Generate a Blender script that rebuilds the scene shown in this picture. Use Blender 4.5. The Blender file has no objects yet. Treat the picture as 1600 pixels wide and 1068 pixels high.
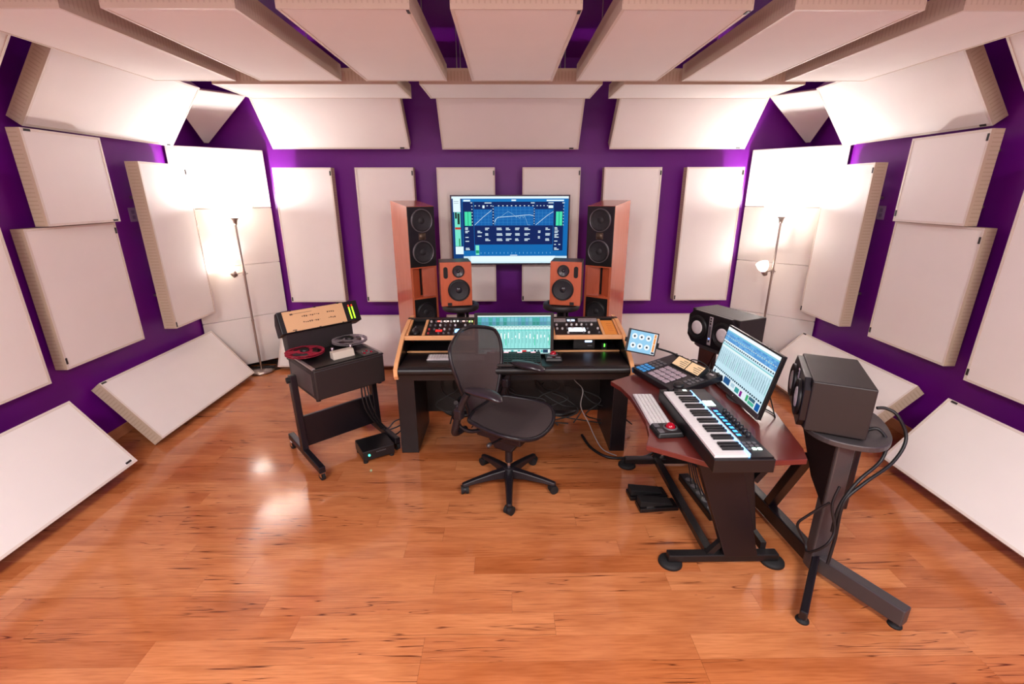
import bpy, bmesh, math, random
from mathutils import Vector, Matrix
R_ = math.radians
PI = math.pi
sc = bpy.context.scene
col = sc.collection
random.seed(7)

# ------------------------------------------------------------------ camera, world, exposure
f_px, pitch, yaw, roll = 722.6, R_(17.896), R_(-0.728), R_(-0.117)
cam_d = bpy.data.cameras.new('camera')
cam = bpy.data.objects.new('camera', cam_d); col.objects.link(cam)
cam_d.sensor_fit = 'HORIZONTAL'; cam_d.sensor_width = 36.0; cam_d.lens = 36.0 * f_px / 1600.0
cam_d.clip_start = 0.02
Fv = Vector((0, math.cos(pitch), -math.sin(pitch))); Uv = Vector((0, math.sin(pitch), math.cos(pitch))); Rv = Vector((1, 0, 0))
R2 = Rv * math.cos(roll) + Uv * math.sin(roll); U2 = Uv * math.cos(roll) - Rv * math.sin(roll)
M3 = Matrix((R2, U2, -Fv)).transposed()
cam.matrix_world = Matrix.Translation((0, 0, 1.9305)) @ (Matrix.Rotation(yaw, 3, 'Z') @ M3).to_4x4()
sc.camera = cam
w = bpy.data.worlds.new('world'); sc.world = w; w.use_nodes = True
w.node_tree.nodes['Background'].inputs[0].default_value = (0.02, 0.018, 0.02, 1)
sc.view_settings.view_transform = 'Standard'; sc.view_settings.look = 'None'
sc.view_settings.gamma = 1.0; sc.view_settings.use_curve_mapping = False
EXPO = 1.1
sc.view_settings.exposure = EXPO
SCR = 1.0 / 2 ** EXPO
LAMP_MAIN, LAMP_READ, FILL_REAR = 26.0, 3.2, 80.0  # last value drives the added fill lights behind the camera
LAMP_COL = (1.0, 0.97, 0.95)
FILL_COL = (1.0, 0.97, 0.94)  # colour of the added fill lights

# ------------------------------------------------------------------ helpers
def lin(c):
    return tuple((x / 12.92 if x <= 0.04045 else ((x + 0.055) / 1.055) ** 2.4) for x in [v / 255.0 for v in c])
def L4(c): return lin(c) + (1.0,)
MATS = {}
def mat(name, rgb, rough=0.5, metal=0.0, noise=0.0, nscale=8.0, bump=0.0, bscale=200.0, spec=0.5, coat=0.0, alpha=None, emit=None, estr=1.0, trans=0.0):
    if name in MATS: return MATS[name]
    m = bpy.data.materials.new(name); m.use_nodes = True
    nt = m.node_tree; b = nt.nodes['Principled BSDF']
    c = L4(rgb)
    b.inputs['Base Color'].default_value = c
    b.inputs['Roughness'].default_value = rough; b.inputs['Metallic'].default_value = metal
    b.inputs['Specular IOR Level'].default_value = spec
    b.inputs['Coat Weight'].default_value = coat
    if trans: b.inputs['Transmission Weight'].default_value = trans
    tc = nt.nodes.new('ShaderNodeTexCoord')
    if noise:
        n = nt.nodes.new('ShaderNodeTexNoise'); n.inputs['Scale'].default_value = nscale; n.inputs['Detail'].default_value = 4
        nt.links.new(tc.outputs['Object'], n.inputs['Vector'])
        r = nt.nodes.new('ShaderNodeMixRGB'); r.inputs[1].default_value = tuple(x * (1 - noise) for x in c[:3]) + (1,)
        r.inputs[2].default_value = tuple(min(1, x * (1 + noise)) for x in c[:3]) + (1,)
        nt.links.new(n.outputs['Fac'], r.inputs[0]); nt.links.new(r.outputs[0], b.inputs['Base Color'])
    if bump:
        n2 = nt.nodes.new('ShaderNodeTexNoise'); n2.inputs['Scale'].default_value = bscale; n2.inputs['Detail'].default_value = 2
        nt.links.new(tc.outputs['Object'], n2.inputs['Vector'])
        bp = nt.nodes.new('ShaderNodeBump'); bp.inputs['Strength'].default_value = bump; bp.inputs['Distance'].default_value = 0.002
        nt.links.new(n2.outputs['Fac'], bp.inputs['Height']); nt.links.new(bp.outputs[0], b.inputs['Normal'])
    if alpha is not None: b.inputs['Alpha'].default_value = alpha
    if emit:
        b.inputs['Emission Color'].default_value = L4(emit); b.inputs['Emission Strength'].default_value = estr * 0.8
    MATS[name] = m
    return m

def wood(name, c1, c2, scale=(6, 60, 60), rough=0.4, coat=0.0):
    if name in MATS: return MATS[name]
    m = bpy.data.materials.new(name); m.use_nodes = True
    nt = m.node_tree; b = nt.nodes['Principled BSDF']; b.inputs['Roughness'].default_value = rough; b.inputs['Coat Weight'].default_value = coat
    tc = nt.nodes.new('ShaderNodeTexCoord'); mp = nt.nodes.new('ShaderNodeMapping'); mp.inputs['Scale'].default_value = scale
    nt.links.new(tc.outputs['Object'], mp.inputs[0])
    n = nt.nodes.new('ShaderNodeTexNoise'); n.inputs['Scale'].default_value = 1.0; n.inputs['Detail'].default_value = 5; n.inputs['Distortion'].default_value = 0.6
    nt.links.new(mp.outputs[0], n.inputs['Vector'])
    r = nt.nodes.new('ShaderNodeMixRGB'); r.inputs[1].default_value = L4(c1); r.inputs[2].default_value = L4(c2)
    nt.links.new(n.outputs['Fac'], r.inputs[0]); nt.links.new(r.outputs[0], b.inputs['Base Color'])
    MATS[name] = m
    return m

def scr_mat(name='screen_pixels', strength=1.0):
    if name in MATS: return MATS[name]
    m = bpy.data.materials.new(name); m.use_nodes = True
    nt = m.node_tree; b = nt.nodes['Principled BSDF']
    a = nt.nodes.new('ShaderNodeVertexColor'); a.layer_name = 'Col'
    b.inputs['Base Color'].default_value = (0.004, 0.004, 0.005, 1); b.inputs['Roughness'].default_value = 0.5; b.inputs['Specular IOR Level'].default_value = 0.08
    nt.links.new(a.outputs[0], b.inputs['Emission Color']); b.inputs['Emission Strength'].default_value = strength
    MATS[name] = m
    return m

class MB:
    """collects geometry for ONE mesh object"""
    def __init__(s): s.v = []; s.f = []; s.m = []; s.sm = []
    def add(s, vs, fs, mi=0, smooth=False):
        o = len(s.v); s.v += [tuple(v) for v in vs]
        for f in fs: s.f.append(tuple(i + o for i in f)); s.m.append(mi); s.sm.append(smooth)
        return s
    def box(s, c, d, mi=0, rot=None, M=None):
        hx, hy, hz = d[0] / 2, d[1] / 2, d[2] / 2
        vs = [Vector((x, y, z)) for x in (-hx, hx) for y in (-hy, hy) for z in (-hz, hz)]
        if rot: Rm = Matrix.Rotation(rot[2], 3, 'Z') @ Matrix.Rotation(rot[1], 3, 'Y') @ Matrix.Rotation(rot[0], 3, 'X'); vs = [Rm @ v for v in vs]
        vs = [v + Vector(c) for v in vs]
        if M: vs = [M @ v for v in vs]
        return s.add(vs, [(0, 1, 3, 2), (4, 6, 7, 5), (0, 4, 5, 1), (2, 3, 7, 6), (0, 2, 6, 4), (1, 5, 7, 3)], mi)
    def b2(s, a, b, mi=0, **k):
        return s.box([(a[i] + b[i]) / 2 for i in range(3)], [abs(b[i] - a[i]) for i in range(3)], mi, **k)
    def beam(s, p0, p1, w, h, mi=0, up=(0, 0, 1)):
        p0, p1 = Vector(p0), Vector(p1); d = (p1 - p0); L = d.length; d.normalize()
        u = Vector(up)
        if abs(d.dot(u)) > 0.98: u = Vector((0, 1, 0))
        x = d.cross(u).normalized(); z = x.cross(d).normalized()
        vs = []
        for p in (p0, p1):
            for a, b in ((-1, -1), (1, -1), (1, 1), (-1, 1)): vs.append(p + x * a * w / 2 + z * b * h / 2)
        return s.add(vs, [(0, 3, 2, 1), (4, 5, 6, 7), (0, 1, 5, 4), (1, 2, 6, 5), (2, 3, 7, 6), (3, 0, 4, 7)], mi)
    def cone(s, p0, p1, r0, r1, n=20, mi=0, caps=True):
        p0, p1 = Vector(p0), Vector(p1); d = (p1 - p0).normalized()
        u = Vector((0, 0, 1)) if abs(d.z) < 0.9 else Vector((1, 0, 0))
        x = d.cross(u).normalized(); y = d.cross(x)
        vs = []
        for p, r in ((p0, r0), (p1, r1)):
            for i in range(n):
                a = 2 * PI * i / n; vs.append(p + (x * math.cos(a) + y * math.sin(a)) * r)
        s.add(vs, [(i, (i + 1) % n, n + (i + 1) % n, n + i) for i in range(n)], mi, True)
        if caps:
            s.add(vs[:n], [tuple(range(n))[::-1]], mi); s.add(vs[n:], [tuple(range(n))], mi)
        return s
    def cyl(s, p0, p1, r, n=20, mi=0): return s.cone(p0, p1, r, r, n, mi)
    def lathe(s, prof, M=None, n=32, mi=0):
        """prof: list of (r, h); axis local z; M places it"""
        M = M or Matrix.Identity(4); o = []
        for r, h in prof:
            for i in range(n):
                a = 2 * PI * i / n; o.append(M @ Vector((r * math.cos(a), r * math.sin(a), h)))
        fs = []
        for k in range(len(prof) - 1):
            for i in range(n):
                j = (i + 1) % n; fs.append((k * n + i, k * n + j, (k + 1) * n + j, (k + 1) * n + i))
        s.add(o, fs, mi, True)
        return s
    def tube(s, pts, r, n=8, mi=0, closed=False, res=6, radii=None):
        P = [Vector(p) for p in pts]; Q = []; RR = []
        m = len(P); rng = m if closed else m - 1
        for i in range(rng):
            p0 = P[(i - 1) % m] if closed or i > 0 else P[0]; p1 = P[i]; p2 = P[(i + 1) % m]; p3 = P[(i + 2) % m] if closed or i + 2 < m else P[-1]
            for k in range(res):
                t = k / res
                Q.append(0.5 * ((2 * p1) + (p2 - p0) * t + (2 * p0 - 5 * p1 + 4 * p2 - p3) * t * t + (3 * p1 - p0 - 3 * p2 + p3) * t ** 3))
                if radii: RR.append(radii[i] * (1 - t) + radii[(i + 1) % m] * t)
        if not closed:
            Q.append(P[-1]); 
            if radii: RR.append(radii[-1])
        k = len(Q); prev = None; vs = []
        for i in range(k):
            d = (Q[(i + 1) % k] - Q[i - 1]) if closed else (Q[min(i + 1, k - 1)] - Q[max(i - 1, 0)])
            d.normalize()
            if prev is None:
                u = Vector((0, 0, 1)) if abs(d.z) < 0.9 else Vector((1, 0, 0)); x = d.cross(u).normalized()
            else:
                x = (prev - d * prev.dot(d)).normalized()
            prev = x; y = d.cross(x); rr = RR[i] if radii else r
            for j in range(n):
                a = 2 * PI * j / n; vs.append(Q[i] + (x * math.cos(a) + y * math.sin(a)) * rr)
        fs = []
        for i in range(k if closed else k - 1):
            i2 = (i + 1) % k
            for j in range(n): fs.append((i * n + j, i * n + (j + 1) % n, i2 * n + (j + 1) % n, i2 * n + j))
        s.add(vs, fs, mi, True)
        if not closed:
            s.add(vs[:n], [tuple(range(n))[::-1]], mi); s.add(vs[-n:], [tuple(range(n))], mi)
        return s
    def prism(s, poly, h0, h1, M=None, mi=0):
        M = M or Matrix.Identity(4); n = len(poly)
        vs = [M @ Vector((p[0], p[1], h)) for h in (h0, h1) for p in poly]
        s.add(vs, [(i, (i + 1) % n, n + (i + 1) % n, n + i) for i in range(n)] + [tuple(range(n))[::-1], tuple(range(n, 2 * n))], mi)
        return s
    def grid(s, fn, nu, nv, mi=0, thick=None):
        vs = [fn(i / nu, j / nv) for j in range(nv + 1) for i in range(nu + 1)]
        fs = [(j * (nu + 1) + i, j * (nu + 1) + i + 1, (j + 1) * (nu + 1) + i + 1, (j + 1) * (nu + 1) + i) for j in range(nv) for i in range(nu)]
        return s.add(vs, fs, mi, True)
    def mesh(s, name):
        me = bpy.data.meshes.new(name); me.from_pydata(s.v, [], s.f)
        me.polygons.foreach_set('material_index', s.m); me.polygons.foreach_set('use_smooth', s.sm)
        bm = bmesh.new(); bm.from_mesh(me); bmesh.ops.recalc_face_normals(bm, faces=bm.faces); bm.to_mesh(me); bm.free()
        me.update(); return me
    def build(s, name, mats, parent=None, bevel=0.0, solid=0.0, seg=2):
        me = s.mesh(name)
        for m in (mats if isinstance(mats, (list, tuple)) else [mats]): me.materials.append(m)
        o = bpy.data.objects.new(name, me); col.objects.link(o)
        if parent: o.parent = parent
        if solid:
            md = o.modifiers.new('solid', 'SOLIDIFY'); md.thickness = solid
        if bevel:
            md = o.modifiers.new('bevel', 'BEVEL'); md.width = bevel; md.segments = seg; md.limit_method = 'ANGLE'; md.angle_limit = R_(50)
        return o

def tag(o, label, cat, group=None):
    o['label'] = label; o['category'] = cat
    if group: o['group'] = group
    return o
def thing(name, label, cat, loc=(0, 0, 0), rz=0.0, group=None):
    o = bpy.data.objects.new(name, None); col.objects.link(o); o.empty_display_size = 0.1
    o.location = loc; o.rotation_euler = (0, 0, rz)
    return tag(o, label, cat, group)
def struct(o): o['kind'] = 'structure'; return o
def copy_tree(o, parent=None):
    c = o.copy(); col.objects.link(c)
    c.parent = parent
    for ch in list(o.children): copy_tree(ch, c)
    return c
def axisM(origin, z, x=None):
    z = Vector(z).normalized(); x = Vector(x) if x else (Vector((1, 0, 0)) if abs(z.x) < 0.9 else Vector((0, 1, 0)))
    x = (x - z * x.dot(z)).normalized(); y = z.cross(x)
    M = Matrix((x, y, z)).transposed().to_4x4(); M.translation = Vector(origin); return M
FRONT = lambda x, y, z: axisM((x, y, z), (0, -1, 0), (1, 0, 0))   # local z of the lathe points to the front (-y)

def ui(name, parent, w, h, rects, M=None, layer=0.0003, strength=1.0, matname=None):
    """flat pixels of a screen: rects (u0,v0,u1,v1,rgb), v down from the top; lies in local xz facing -y"""
    M = M or Matrix.Identity(4)
    vs = []; fs = []; cs = []
    for k, q in enumerate(rects):
        c = q[4]
        if len(q) == 6: pts = q[5]
        else: pts = [(q[0], q[3]), (q[2], q[3]), (q[2], q[1]), (q[0], q[1])]
        o = len(vs)
        d = -layer * (1 + (0 if k == 0 else 0.6 + 0.012 * k))
        for (a, b) in pts: vs.append(M @ Vector(((a - 0.5) * w, d, (1 - b) * h)))
        fs.append(tuple(range(o, o + len(pts)))); cs += [L4(c)] * len(pts)
    me = bpy.data.meshes.new(name); me.from_pydata(vs, [], fs)
    ca = me.color_attributes.new('Col', 'FLOAT_COLOR', 'CORNER')
    li = 0
    for p in me.polygons:
        for j in p.vertices:
            ca.data[li].color = cs[j]; li += 1
    me.materials.append(scr_mat(matname or 'screen_pixels', SCR * 1.05))
    o = bpy.data.objects.new(name, me); col.objects.link(o); o.parent = parent
    return o
def seg_line(pts, t, c, asp=1.0):
    out = []
    for (a, b) in zip(pts[:-1], pts[1:]):
        dx, dy = b[0] - a[0], (b[1] - a[1]) / asp; L = math.hypot(dx, dy) or 1e-6
        nx, ny = -dy / L * t, dx / L * t * asp
        out.append((0, 0, 0, 0, c, [(a[0] + nx, a[1] + ny), (b[0] + nx, b[1] + ny), (b[0] - nx, b[1] - ny), (a[0] - nx, a[1] - ny)]))
    return out

# ------------------------------------------------------------------ materials
m_purple = mat('purple_paint', (112, 10, 140), 0.42, noise=0.05, nscale=3, bump=0.06, bscale=120, spec=0.4)
m_fabric = mat('white_fabric', (240, 234, 229), 0.9, noise=0.025, nscale=5, bump=0.15, bscale=700, spec=0.2)
m_black = mat('black_plastic', (15, 13, 15), 0.42, noise=0.1, nscale=20)
m_dark = mat('dark_laminate', (17, 13, 18), 0.36, noise=0.15, nscale=5)
m_grey = mat('charcoal_paint', (36, 29, 29), 0.5, noise=0.06, nscale=9, bump=0.08, bscale=300)
m_chair = mat('chair_plastic', (25, 20, 25), 0.38, noise=0.08, nscale=15)
m_steel = mat('brushed_nickel', (176, 164, 156), 0.28, 1.0, noise=0.06, nscale=30)
m_chrome = mat('chrome', (210, 210, 212), 0.15, 1.0)
m_alu = mat('dark_aluminium', (84, 79, 80), 0.4, 0.5)
m_rubber = mat('rubber', (14, 13, 14), 0.75)
m_cable = mat('cable_rubber', (16, 14, 16), 0.5)
m_white = mat('white_plastic', (225, 222, 220), 0.35)
m_cone = mat('speaker_cone', (34, 32, 36), 0.6, noise=0.15, nscale=40)
m_sur = mat('speaker_surround', (20, 19, 21), 0.42)
m_cherry = wood('cherry_veneer', (178, 78, 46), (204, 104, 66), (30, 30, 5), 0.35, 0.2)
m_cherry2 = wood('cherry_gloss', (186, 92, 62), (206, 112, 80), (24, 24, 3), 0.22, 0.5)
m_edge = wood('beech_edge', (222, 158, 104), (238, 180, 126), (8, 8, 8), 0.4)
m_mahog = wood('mahogany_laminate', (92, 34, 30), (106, 42, 36), (10, 3, 10), 0.28, 0.3)
m_tan = mat('tan_panel', (222, 178, 132), 0.45, noise=0.03)
m_red = mat('red_plastic', (170, 20, 40), 0.25)
m_label = mat('black_tag', (40, 36, 36), 0.4)
m_screen_off = mat('black_glass', (10, 10, 14), 0.1)

def slot_frame():
    m = bpy.data.materials.new('beige_slotted_board'); m.use_nodes = True
    nt = m.node_tree; b = nt.nodes['Principled BSDF']; b.inputs['Roughness'].default_value = 0.6
    tc = nt.nodes.new('ShaderNodeTexCoord')
    so = nt.nodes.new('ShaderNodeSeparateXYZ'); nt.links.new(tc.outputs['Object'], so.inputs[0])
    sn = nt.nodes.new('ShaderNodeSeparateXYZ'); nt.links.new(tc.outputs['Normal'], sn.inputs[0])
    def mth(op, a, b_=None, c=None):
        n = nt.nodes.new('ShaderNodeMath'); n.operation = op
        for i, v in enumerate((a, b_, c)):
            if v is None: continue
            if isinstance(v, (int, float)): n.inputs[i].default_value = v
            else: nt.links.new(v, n.inputs[i])
        return n.outputs[0]
    nz = mth('ABSOLUTE', sn.outputs[2]); nx = mth('ABSOLUTE', sn.outputs[0])
    co = mth('ADD', mth('MULTIPLY', so.outputs[0], nz), mth('MULTIPLY', so.outputs[2], nx))
    s = mth('SINE', mth('MULTIPLY', co, 2 * PI / 0.026))
    st = mth('GREATER_THAN', s, 0.55)
    # slots only in the middle of the board's depth
    d = mth('ABSOLUTE', mth('SUBTRACT', so.outputs[1], 0.056))
    ins = mth('LESS_THAN', d, 0.034)
    sides = mth('GREATER_THAN', mth('ADD', nz, nx), 0.6)
    k = mth('MULTIPLY', mth('MULTIPLY', st, ins), sides)
    r = nt.nodes.new('ShaderNodeMixRGB'); r.inputs[1].default_value = L4((200, 178, 156)); r.inputs[2].default_value = L4((188, 164, 142))
    nt.links.new(k, r.inputs[0])
    fr2 = nt.nodes.new('ShaderNodeMixRGB'); fr2.inputs[2].default_value = L4((224, 212, 202)); nt.links.new(mth('GREATER_THAN', mth('ABSOLUTE', sn.outputs[1]), 0.6), fr2.inputs[0]); nt.links.new(r.outputs[0], fr2.inputs[1]); nt.links.new(fr2.outputs[0], b.inputs['Base Color'])
    bp = nt.nodes.new('ShaderNodeBump'); bp.inputs['Strength'].default_value = 0.3; bp.inputs['Distance'].default_value = 0.003; bp.invert = True
    nt.links.new(k, bp.inputs['Height']); nt.links.new(bp.outputs[0], b.inputs['Normal'])
    return m
m_slot = slot_frame()

def plank_mat():
    m = bpy.data.materials.new('laminate_plank'); m.use_nodes = True
    nt = m.node_tree; b = nt.nodes['Principled BSDF']
    tc = nt.nodes.new('ShaderNodeTexCoord'); oi = nt.nodes.new('ShaderNodeObjectInfo')
    off = nt.nodes.new('ShaderNodeVectorMath'); off.operation = 'SCALE'; off.inputs[0].default_value = (37.0, 91.0, 13.0)
    nt.links.new(oi.outputs['Random'], off.inputs['Scale'])
    ad = nt.nodes.new('ShaderNodeVectorMath'); nt.links.new(tc.outputs['Object'], ad.inputs[0]); nt.links.new(off.outputs[0], ad.inputs[1])
    def noise(scl, vec_scale, detail, dist=0.0):
        mp = nt.nodes.new('ShaderNodeMapping'); mp.inputs['Scale'].default_value = vec_scale; nt.links.new(ad.outputs[0], mp.inputs[0])
        n = nt.nodes.new('ShaderNodeTexNoise'); n.inputs['Scale'].default_value = scl; n.inputs['Detail'].default_value = detail; n.inputs['Distortion'].default_value = dist
        nt.links.new(mp.outputs[0], n.inputs['Vector']); return n.outputs['Fac']
    broad = noise(1.0, (2.2, 9, 1), 3, 0.4)
    fine = noise(1.0, (7, 120, 1), 4, 0.3)
    def ramp(src, pts):
        r = nt.nodes.new('ShaderNodeValToRGB'); e = r.color_ramp.elements
        while len(e) < len(pts): e.new(0.5)
        for k, (p, c) in enumerate(pts): e[k].position = p; e[k].color = c
        nt.links.new(src, r.inputs[0]); return r.outputs[0]
    def mixc(kind, f, a, b_):
        r = nt.nodes.new('ShaderNodeMixRGB'); r.blend_type = kind
        if isinstance(f, (int, float)): r.inputs[0].default_value = f
        else: nt.links.new(f, r.inputs[0])
        for i, v in ((1, a), (2, b_)):
            if isinstance(v, tuple): r.inputs[i].default_value = v
            else: nt.links.new(v, r.inputs[i])
        return r.outputs[0]
    base = ramp(oi.outputs['Random'], [(0.0, L4((182, 106, 60))), (0.35, L4((196, 122, 76))), (0.7, L4((204, 132, 84))), (1.0, L4((188, 112, 66)))])
    c = mixc('MULTIPLY', 0.8, base, ramp(broad, [(0.25, L4((214, 196, 180))), (0.6, (1, 1, 1, 1))]))
    c = mixc('MULTIPLY', 0.5, c, ramp(fine, [(0.3, L4((206, 184, 168))), (0.6, (1, 1, 1, 1))]))
    # thin dark mineral streaks: iso-lines of a stretched noise, present only here and there
    vein = noise(1.0, (1.1, 30, 1), 2, 0.5)
    vm = ramp(vein, [(0.486, (0, 0, 0, 1)), (0.498, (1, 1, 1, 1)), (0.502, (1, 1, 1, 1)), (0.514, (0, 0, 0, 1))])
    where = ramp(noise(1.0, (1.3, 3, 1), 2), [(0.46, (0, 0, 0, 1)), (0.58, (1, 1, 1, 1))])
    vmask = mixc('MULTIPLY', 1.0, vm, where)
    c = mixc('MIX', vmask, c, L4((92, 42, 24)))
    nt.links.new(c, b.inputs['Base Color'])
    b.inputs['Roughness'].default_value = 0.11
    b.inputs['Specular IOR Level'].default_value = 0.5
    bp = nt.nodes.new('ShaderNodeBump'); bp.inputs['Strength'].default_value = 0.04; bp.inputs['Distance'].default_value = 0.001
    nt.links.new(fine, bp.inputs['Height']); nt.links.new(bp.outputs[0], b.inputs['Normal'])
    return m
m_plank = plank_mat()

# ------------------------------------------------------------------ the room
XL, XR, YB, YF, ZC = -3.225, 3.315, 5.38, -1.9, 3.24
def wall(name, a, b, m): return struct(MB().b2(a, b).build(name, m))
wall('wall_left', (XL - 0.12, YF, -0.1), (XL, YB, ZC + 0.1), m_purple)
wall('wall_right', (XR, YF, -0.1), (XR + 0.12, YB, ZC + 0.1), m_purple)
wall('wall_back', (XL - 0.12, YB, -0.1), (XR + 0.12, YB + 0.12, ZC + 0.1), m_purple)
wall('wall_front', (XL - 0.12, YF - 0.12, -0.1), (XR + 0.12, YF, ZC + 0.1), mat('white_paint', (228, 222, 216), 0.7, noise=0.03))
wall('ceiling', (XL, YF, ZC), (XR, YB, ZC + 0.1), m_purple)
m_base = wood('baseboard_wood', (196, 124, 84), (212, 142, 100), (4, 4, 30), 0.4)
floor = struct(MB().b2((XL, YF, -0.1), (XR, YB, -0.012)).build('floor', mat('subfloor', (80, 46, 28), 0.7)))
for nm, a, b in (('baseboard_left', (XL, YF, 0), (XL + 0.016, YB, 0.09)), ('baseboard_right', (XR - 0.016, YF, 0), (XR, YB, 0.09)),
                 ('baseboard_back', (XL + 0.016, YB - 0.016, 0), (XR - 0.016, YB, 0.09))):
    struct(MB().b2(a, b).build(nm, m_base, bevel=0.004))
# planks: 0.1215 m rows, laid along x, each board its own object
pitch_y, Lp = 0.1215, 1.215
pm_cache = {}
def plank(x0, x1, y0, y1, name='plank'):
    key = (round(x1 - x0, 3), round(y1 - y0, 3))
    if key not in pm_cache:
        g = 0.0004
        pl = MB().b2((-key[0] / 2 + g, -key[1] / 2 + g, -0.012), (key[0] / 2 - g, key[1] / 2 - g, 0.0)); me = pl.mesh('plank')
        me.materials.append(m_plank); pm_cache[key] = me
    o = bpy.data.objects.new(name, pm_cache[key]); col.objects.link(o)
    o.location = ((x0 + x1) / 2, (y0 + y1) / 2, 0); o.parent = floor
    return o
y = 1.965 - 6 * pitch_y; row = 0
rnd = random.Random(3)
while y < YB - 0.001:
    y1 = min(y + pitch_y, YB)
    xs = XL - rnd.choice([0.0, 0.2, 0.4, 0.6, 0.8, 1.0])
    while xs < XR - 0.001:
        a, b = max(xs, XL), min(xs + Lp, XR)
        if b - a > 0.02: plank(a, b, y, y1)
        xs += Lp
    y = y1; row += 1
# boards behind and under the camera, out of view, joined
far = MB(); y = 1.965 - 6 * pitch_y
while y > YF + 0.01:
    y0 = max(y - pitch_y, YF); far.b2((XL, y0 + 0.0006, -0.012), (XR, y - 0.0006, 0)); y = y0
o = far.build('plank_rows', m_plank, floor); o['kind'] = 'stuff'

# ------------------------------------------------------------------ acoustic panels
PL, PW, PT = 1.425, 0.608, 0.111
pan_cache = {}
def panel_meshes(L, W, T):
    key = (round(L, 3), round(W, 3), round(T, 3))
    if key in pan_cache: return pan_cache[key]
    t = 0.016
    fr = MB()
    fr.b2((0, 0, 0), (L, T, t)).b2((0, 0, W - t), (L, T, W)).b2((0, 0, t), (t, T, W - t)).b2((L - t, 0, t), (L, T, W - t))
    f = fr.mesh('frame'); f.materials.append(m_slot)
    fb = MB().b2((t - 0.004, 0.0025, t - 0.004), (L - t + 0.004, T - 0.01, W - t + 0.004)).mesh('fabric'); fb.materials.append(m_fabric)
    pan_cache[key] = (f, fb); return pan_cache[key]
tg = MB().b2((-0.0225, -0.002, -0.007), (0.0225, 0.002, 0.007)).mesh('tag'); tg.materials.append(m_label)
def panel(label, p, e, up, n, L=PL, W=PW, T=PT, tags=(), group=None, name='acoustic_panel', cat='acoustic panel', mount=None):
    p, e, up, n = Vector(p), Vector(e).normalized(), Vector(up).normalized(), Vector(n).normalized()
    flip = up.cross(e).dot(-n) < 0
    if flip: p = p + e * L; e = -e
    o = bpy.data.objects.new(name, None); col.objects.link(o); o.empty_display_size = 0.1
    M = Matrix((e, -n, up)).transposed().to_4x4(); M.translation = p; o.matrix_world = M
    tag(o, label, cat, group)
    fm, bmh = panel_meshes(L, W, T)
    for nm, me in (('frame', fm), ('fabric', bmh)):
        c = bpy.data.objects.new(nm, me); col.objects.link(c); c.parent = o
    for (a, b, vert) in tags:   # a, b: fractions along the length and the height as seen from the unflipped start
        if flip: a = 1 - a
        c = bpy.data.objects.new('maker_tag', tg); col.objects.link(c); c.parent = o
        x = 0.035 + a * (L - 0.07) if not vert else 0.012 + a * (L - 0.024)
        z = 0.035 + b * (W - 0.07) if vert else 0.012 + b * (W - 0.024)
        c.location = (x, 0.0, z)
        if vert: c.rotation_euler = (0, PI / 2, 0)
    if mount:
        axis, val = {'B': (1, YB), 'L': (0, XL), 'R': (0, XR), 'C': (2, ZC)}[mount]
        fr_ = ((0.2, 0.2), (0.8, 0.2), (0.2, 0.8), (0.8, 0.8)) if mount == 'C' or abs(n.z) < 0.1 else ((0.2, 0.06), (0.8, 0.06))
        for a, b in fr_:
            q = M @ Vector((a * L, T - 0.012, b * W)); q2 = q.copy(); q2[axis] = val
            if (q2 - q).length < 0.012: continue
            Mi = M.inverted(); r_ = 0.004 if mount == 'C' else 0.014
            MB().cyl(Mi @ q, Mi @ q2, r_, 8).build('mounting_rod' if mount != 'C' else 'hanger_wire', m_steel, o)
    return o
def tilt(side, ang):
    c, s = math.cos(R_(ang)), math.sin(R_(ang))
    if side == 'L': return (0, 1, 0), (-s, 0, c), (c, 0, s)
    if side == 'R': return (0, 1, 0), (s, 0, c), (-c, 0, s)
    return (1, 0, 0), (0, s, c), (0, -c, s)
ordn = ['leftmost', 'second from left', 'third from left', 'third from right', 'second from right', 'rightmost']
extra = ['beside the lamp corner', 'behind the wooden tower', 'behind the left half of the TV', 'behind the right half of the TV', 'behind the wooden tower', 'beside the lamp corner']
for i, x0 in enumerate((-2.422, -1.569, -0.719, 0.180, 1.037, 1.908)):
    e, up, n = tilt('B', 0)
    panel('upright white back-wall panel %s, %s of six' % (extra[i], ordn[i]), (x0, 5.148, 0.756), e, up, n, L=PW, W=PL, T=0.105,
          tags=((1, 0.985, True), (0, 0.0, True)), group='upright panels on the back wall', mount='B')
for lab, a, b, s0, ang in (('left', 5.252, 2.367, -2.427, -38.7), ('middle', 5.231, 2.36, -0.658, -36.5), ('right', 5.211, 2.36, 1.088, -40.0)):
    e, up, n = tilt('B', ang)
    panel('wide white panel tilted between back wall and ceiling, %s one of the three' % lab, (s0, a, b), e, up, n, tags=((0.97, 0, False),), group='tilted panels high on the back wall', mount='B')
for lab, s0 in (('left', -2.605), ('middle', -0.70), ('right', 1.235)):
    e, up, n = tilt('B', 31)
    panel('wide white panel leaning at the foot of the back wall, %s of three, partly hidden' % lab, (s0, 4.955, 0.05), e, up, n, T=0.09, group='panels leaning at the foot of the back wall')
for i, x0 in enumerate((-2.623, -1.832, -1.042, -0.249, 0.540, 1.340, 2.128)):
    pos = ['leftmost', 'second from left', 'third from left', 'middle', 'third from right', 'second from right', 'rightmost'][i]
    panel('long white ceiling panel running towards the back wall, %s of the seven' % pos, (x0, 2.485, 2.73), (1, 0, 0), (0, 1, 0), (0, 0, -1), L=PW, W=1.445, T=PT,
          tags=((1, 0.0, True),) if i in (2, 3, 4) else (), group='long ceiling panels side by side', mount='C')
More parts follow.
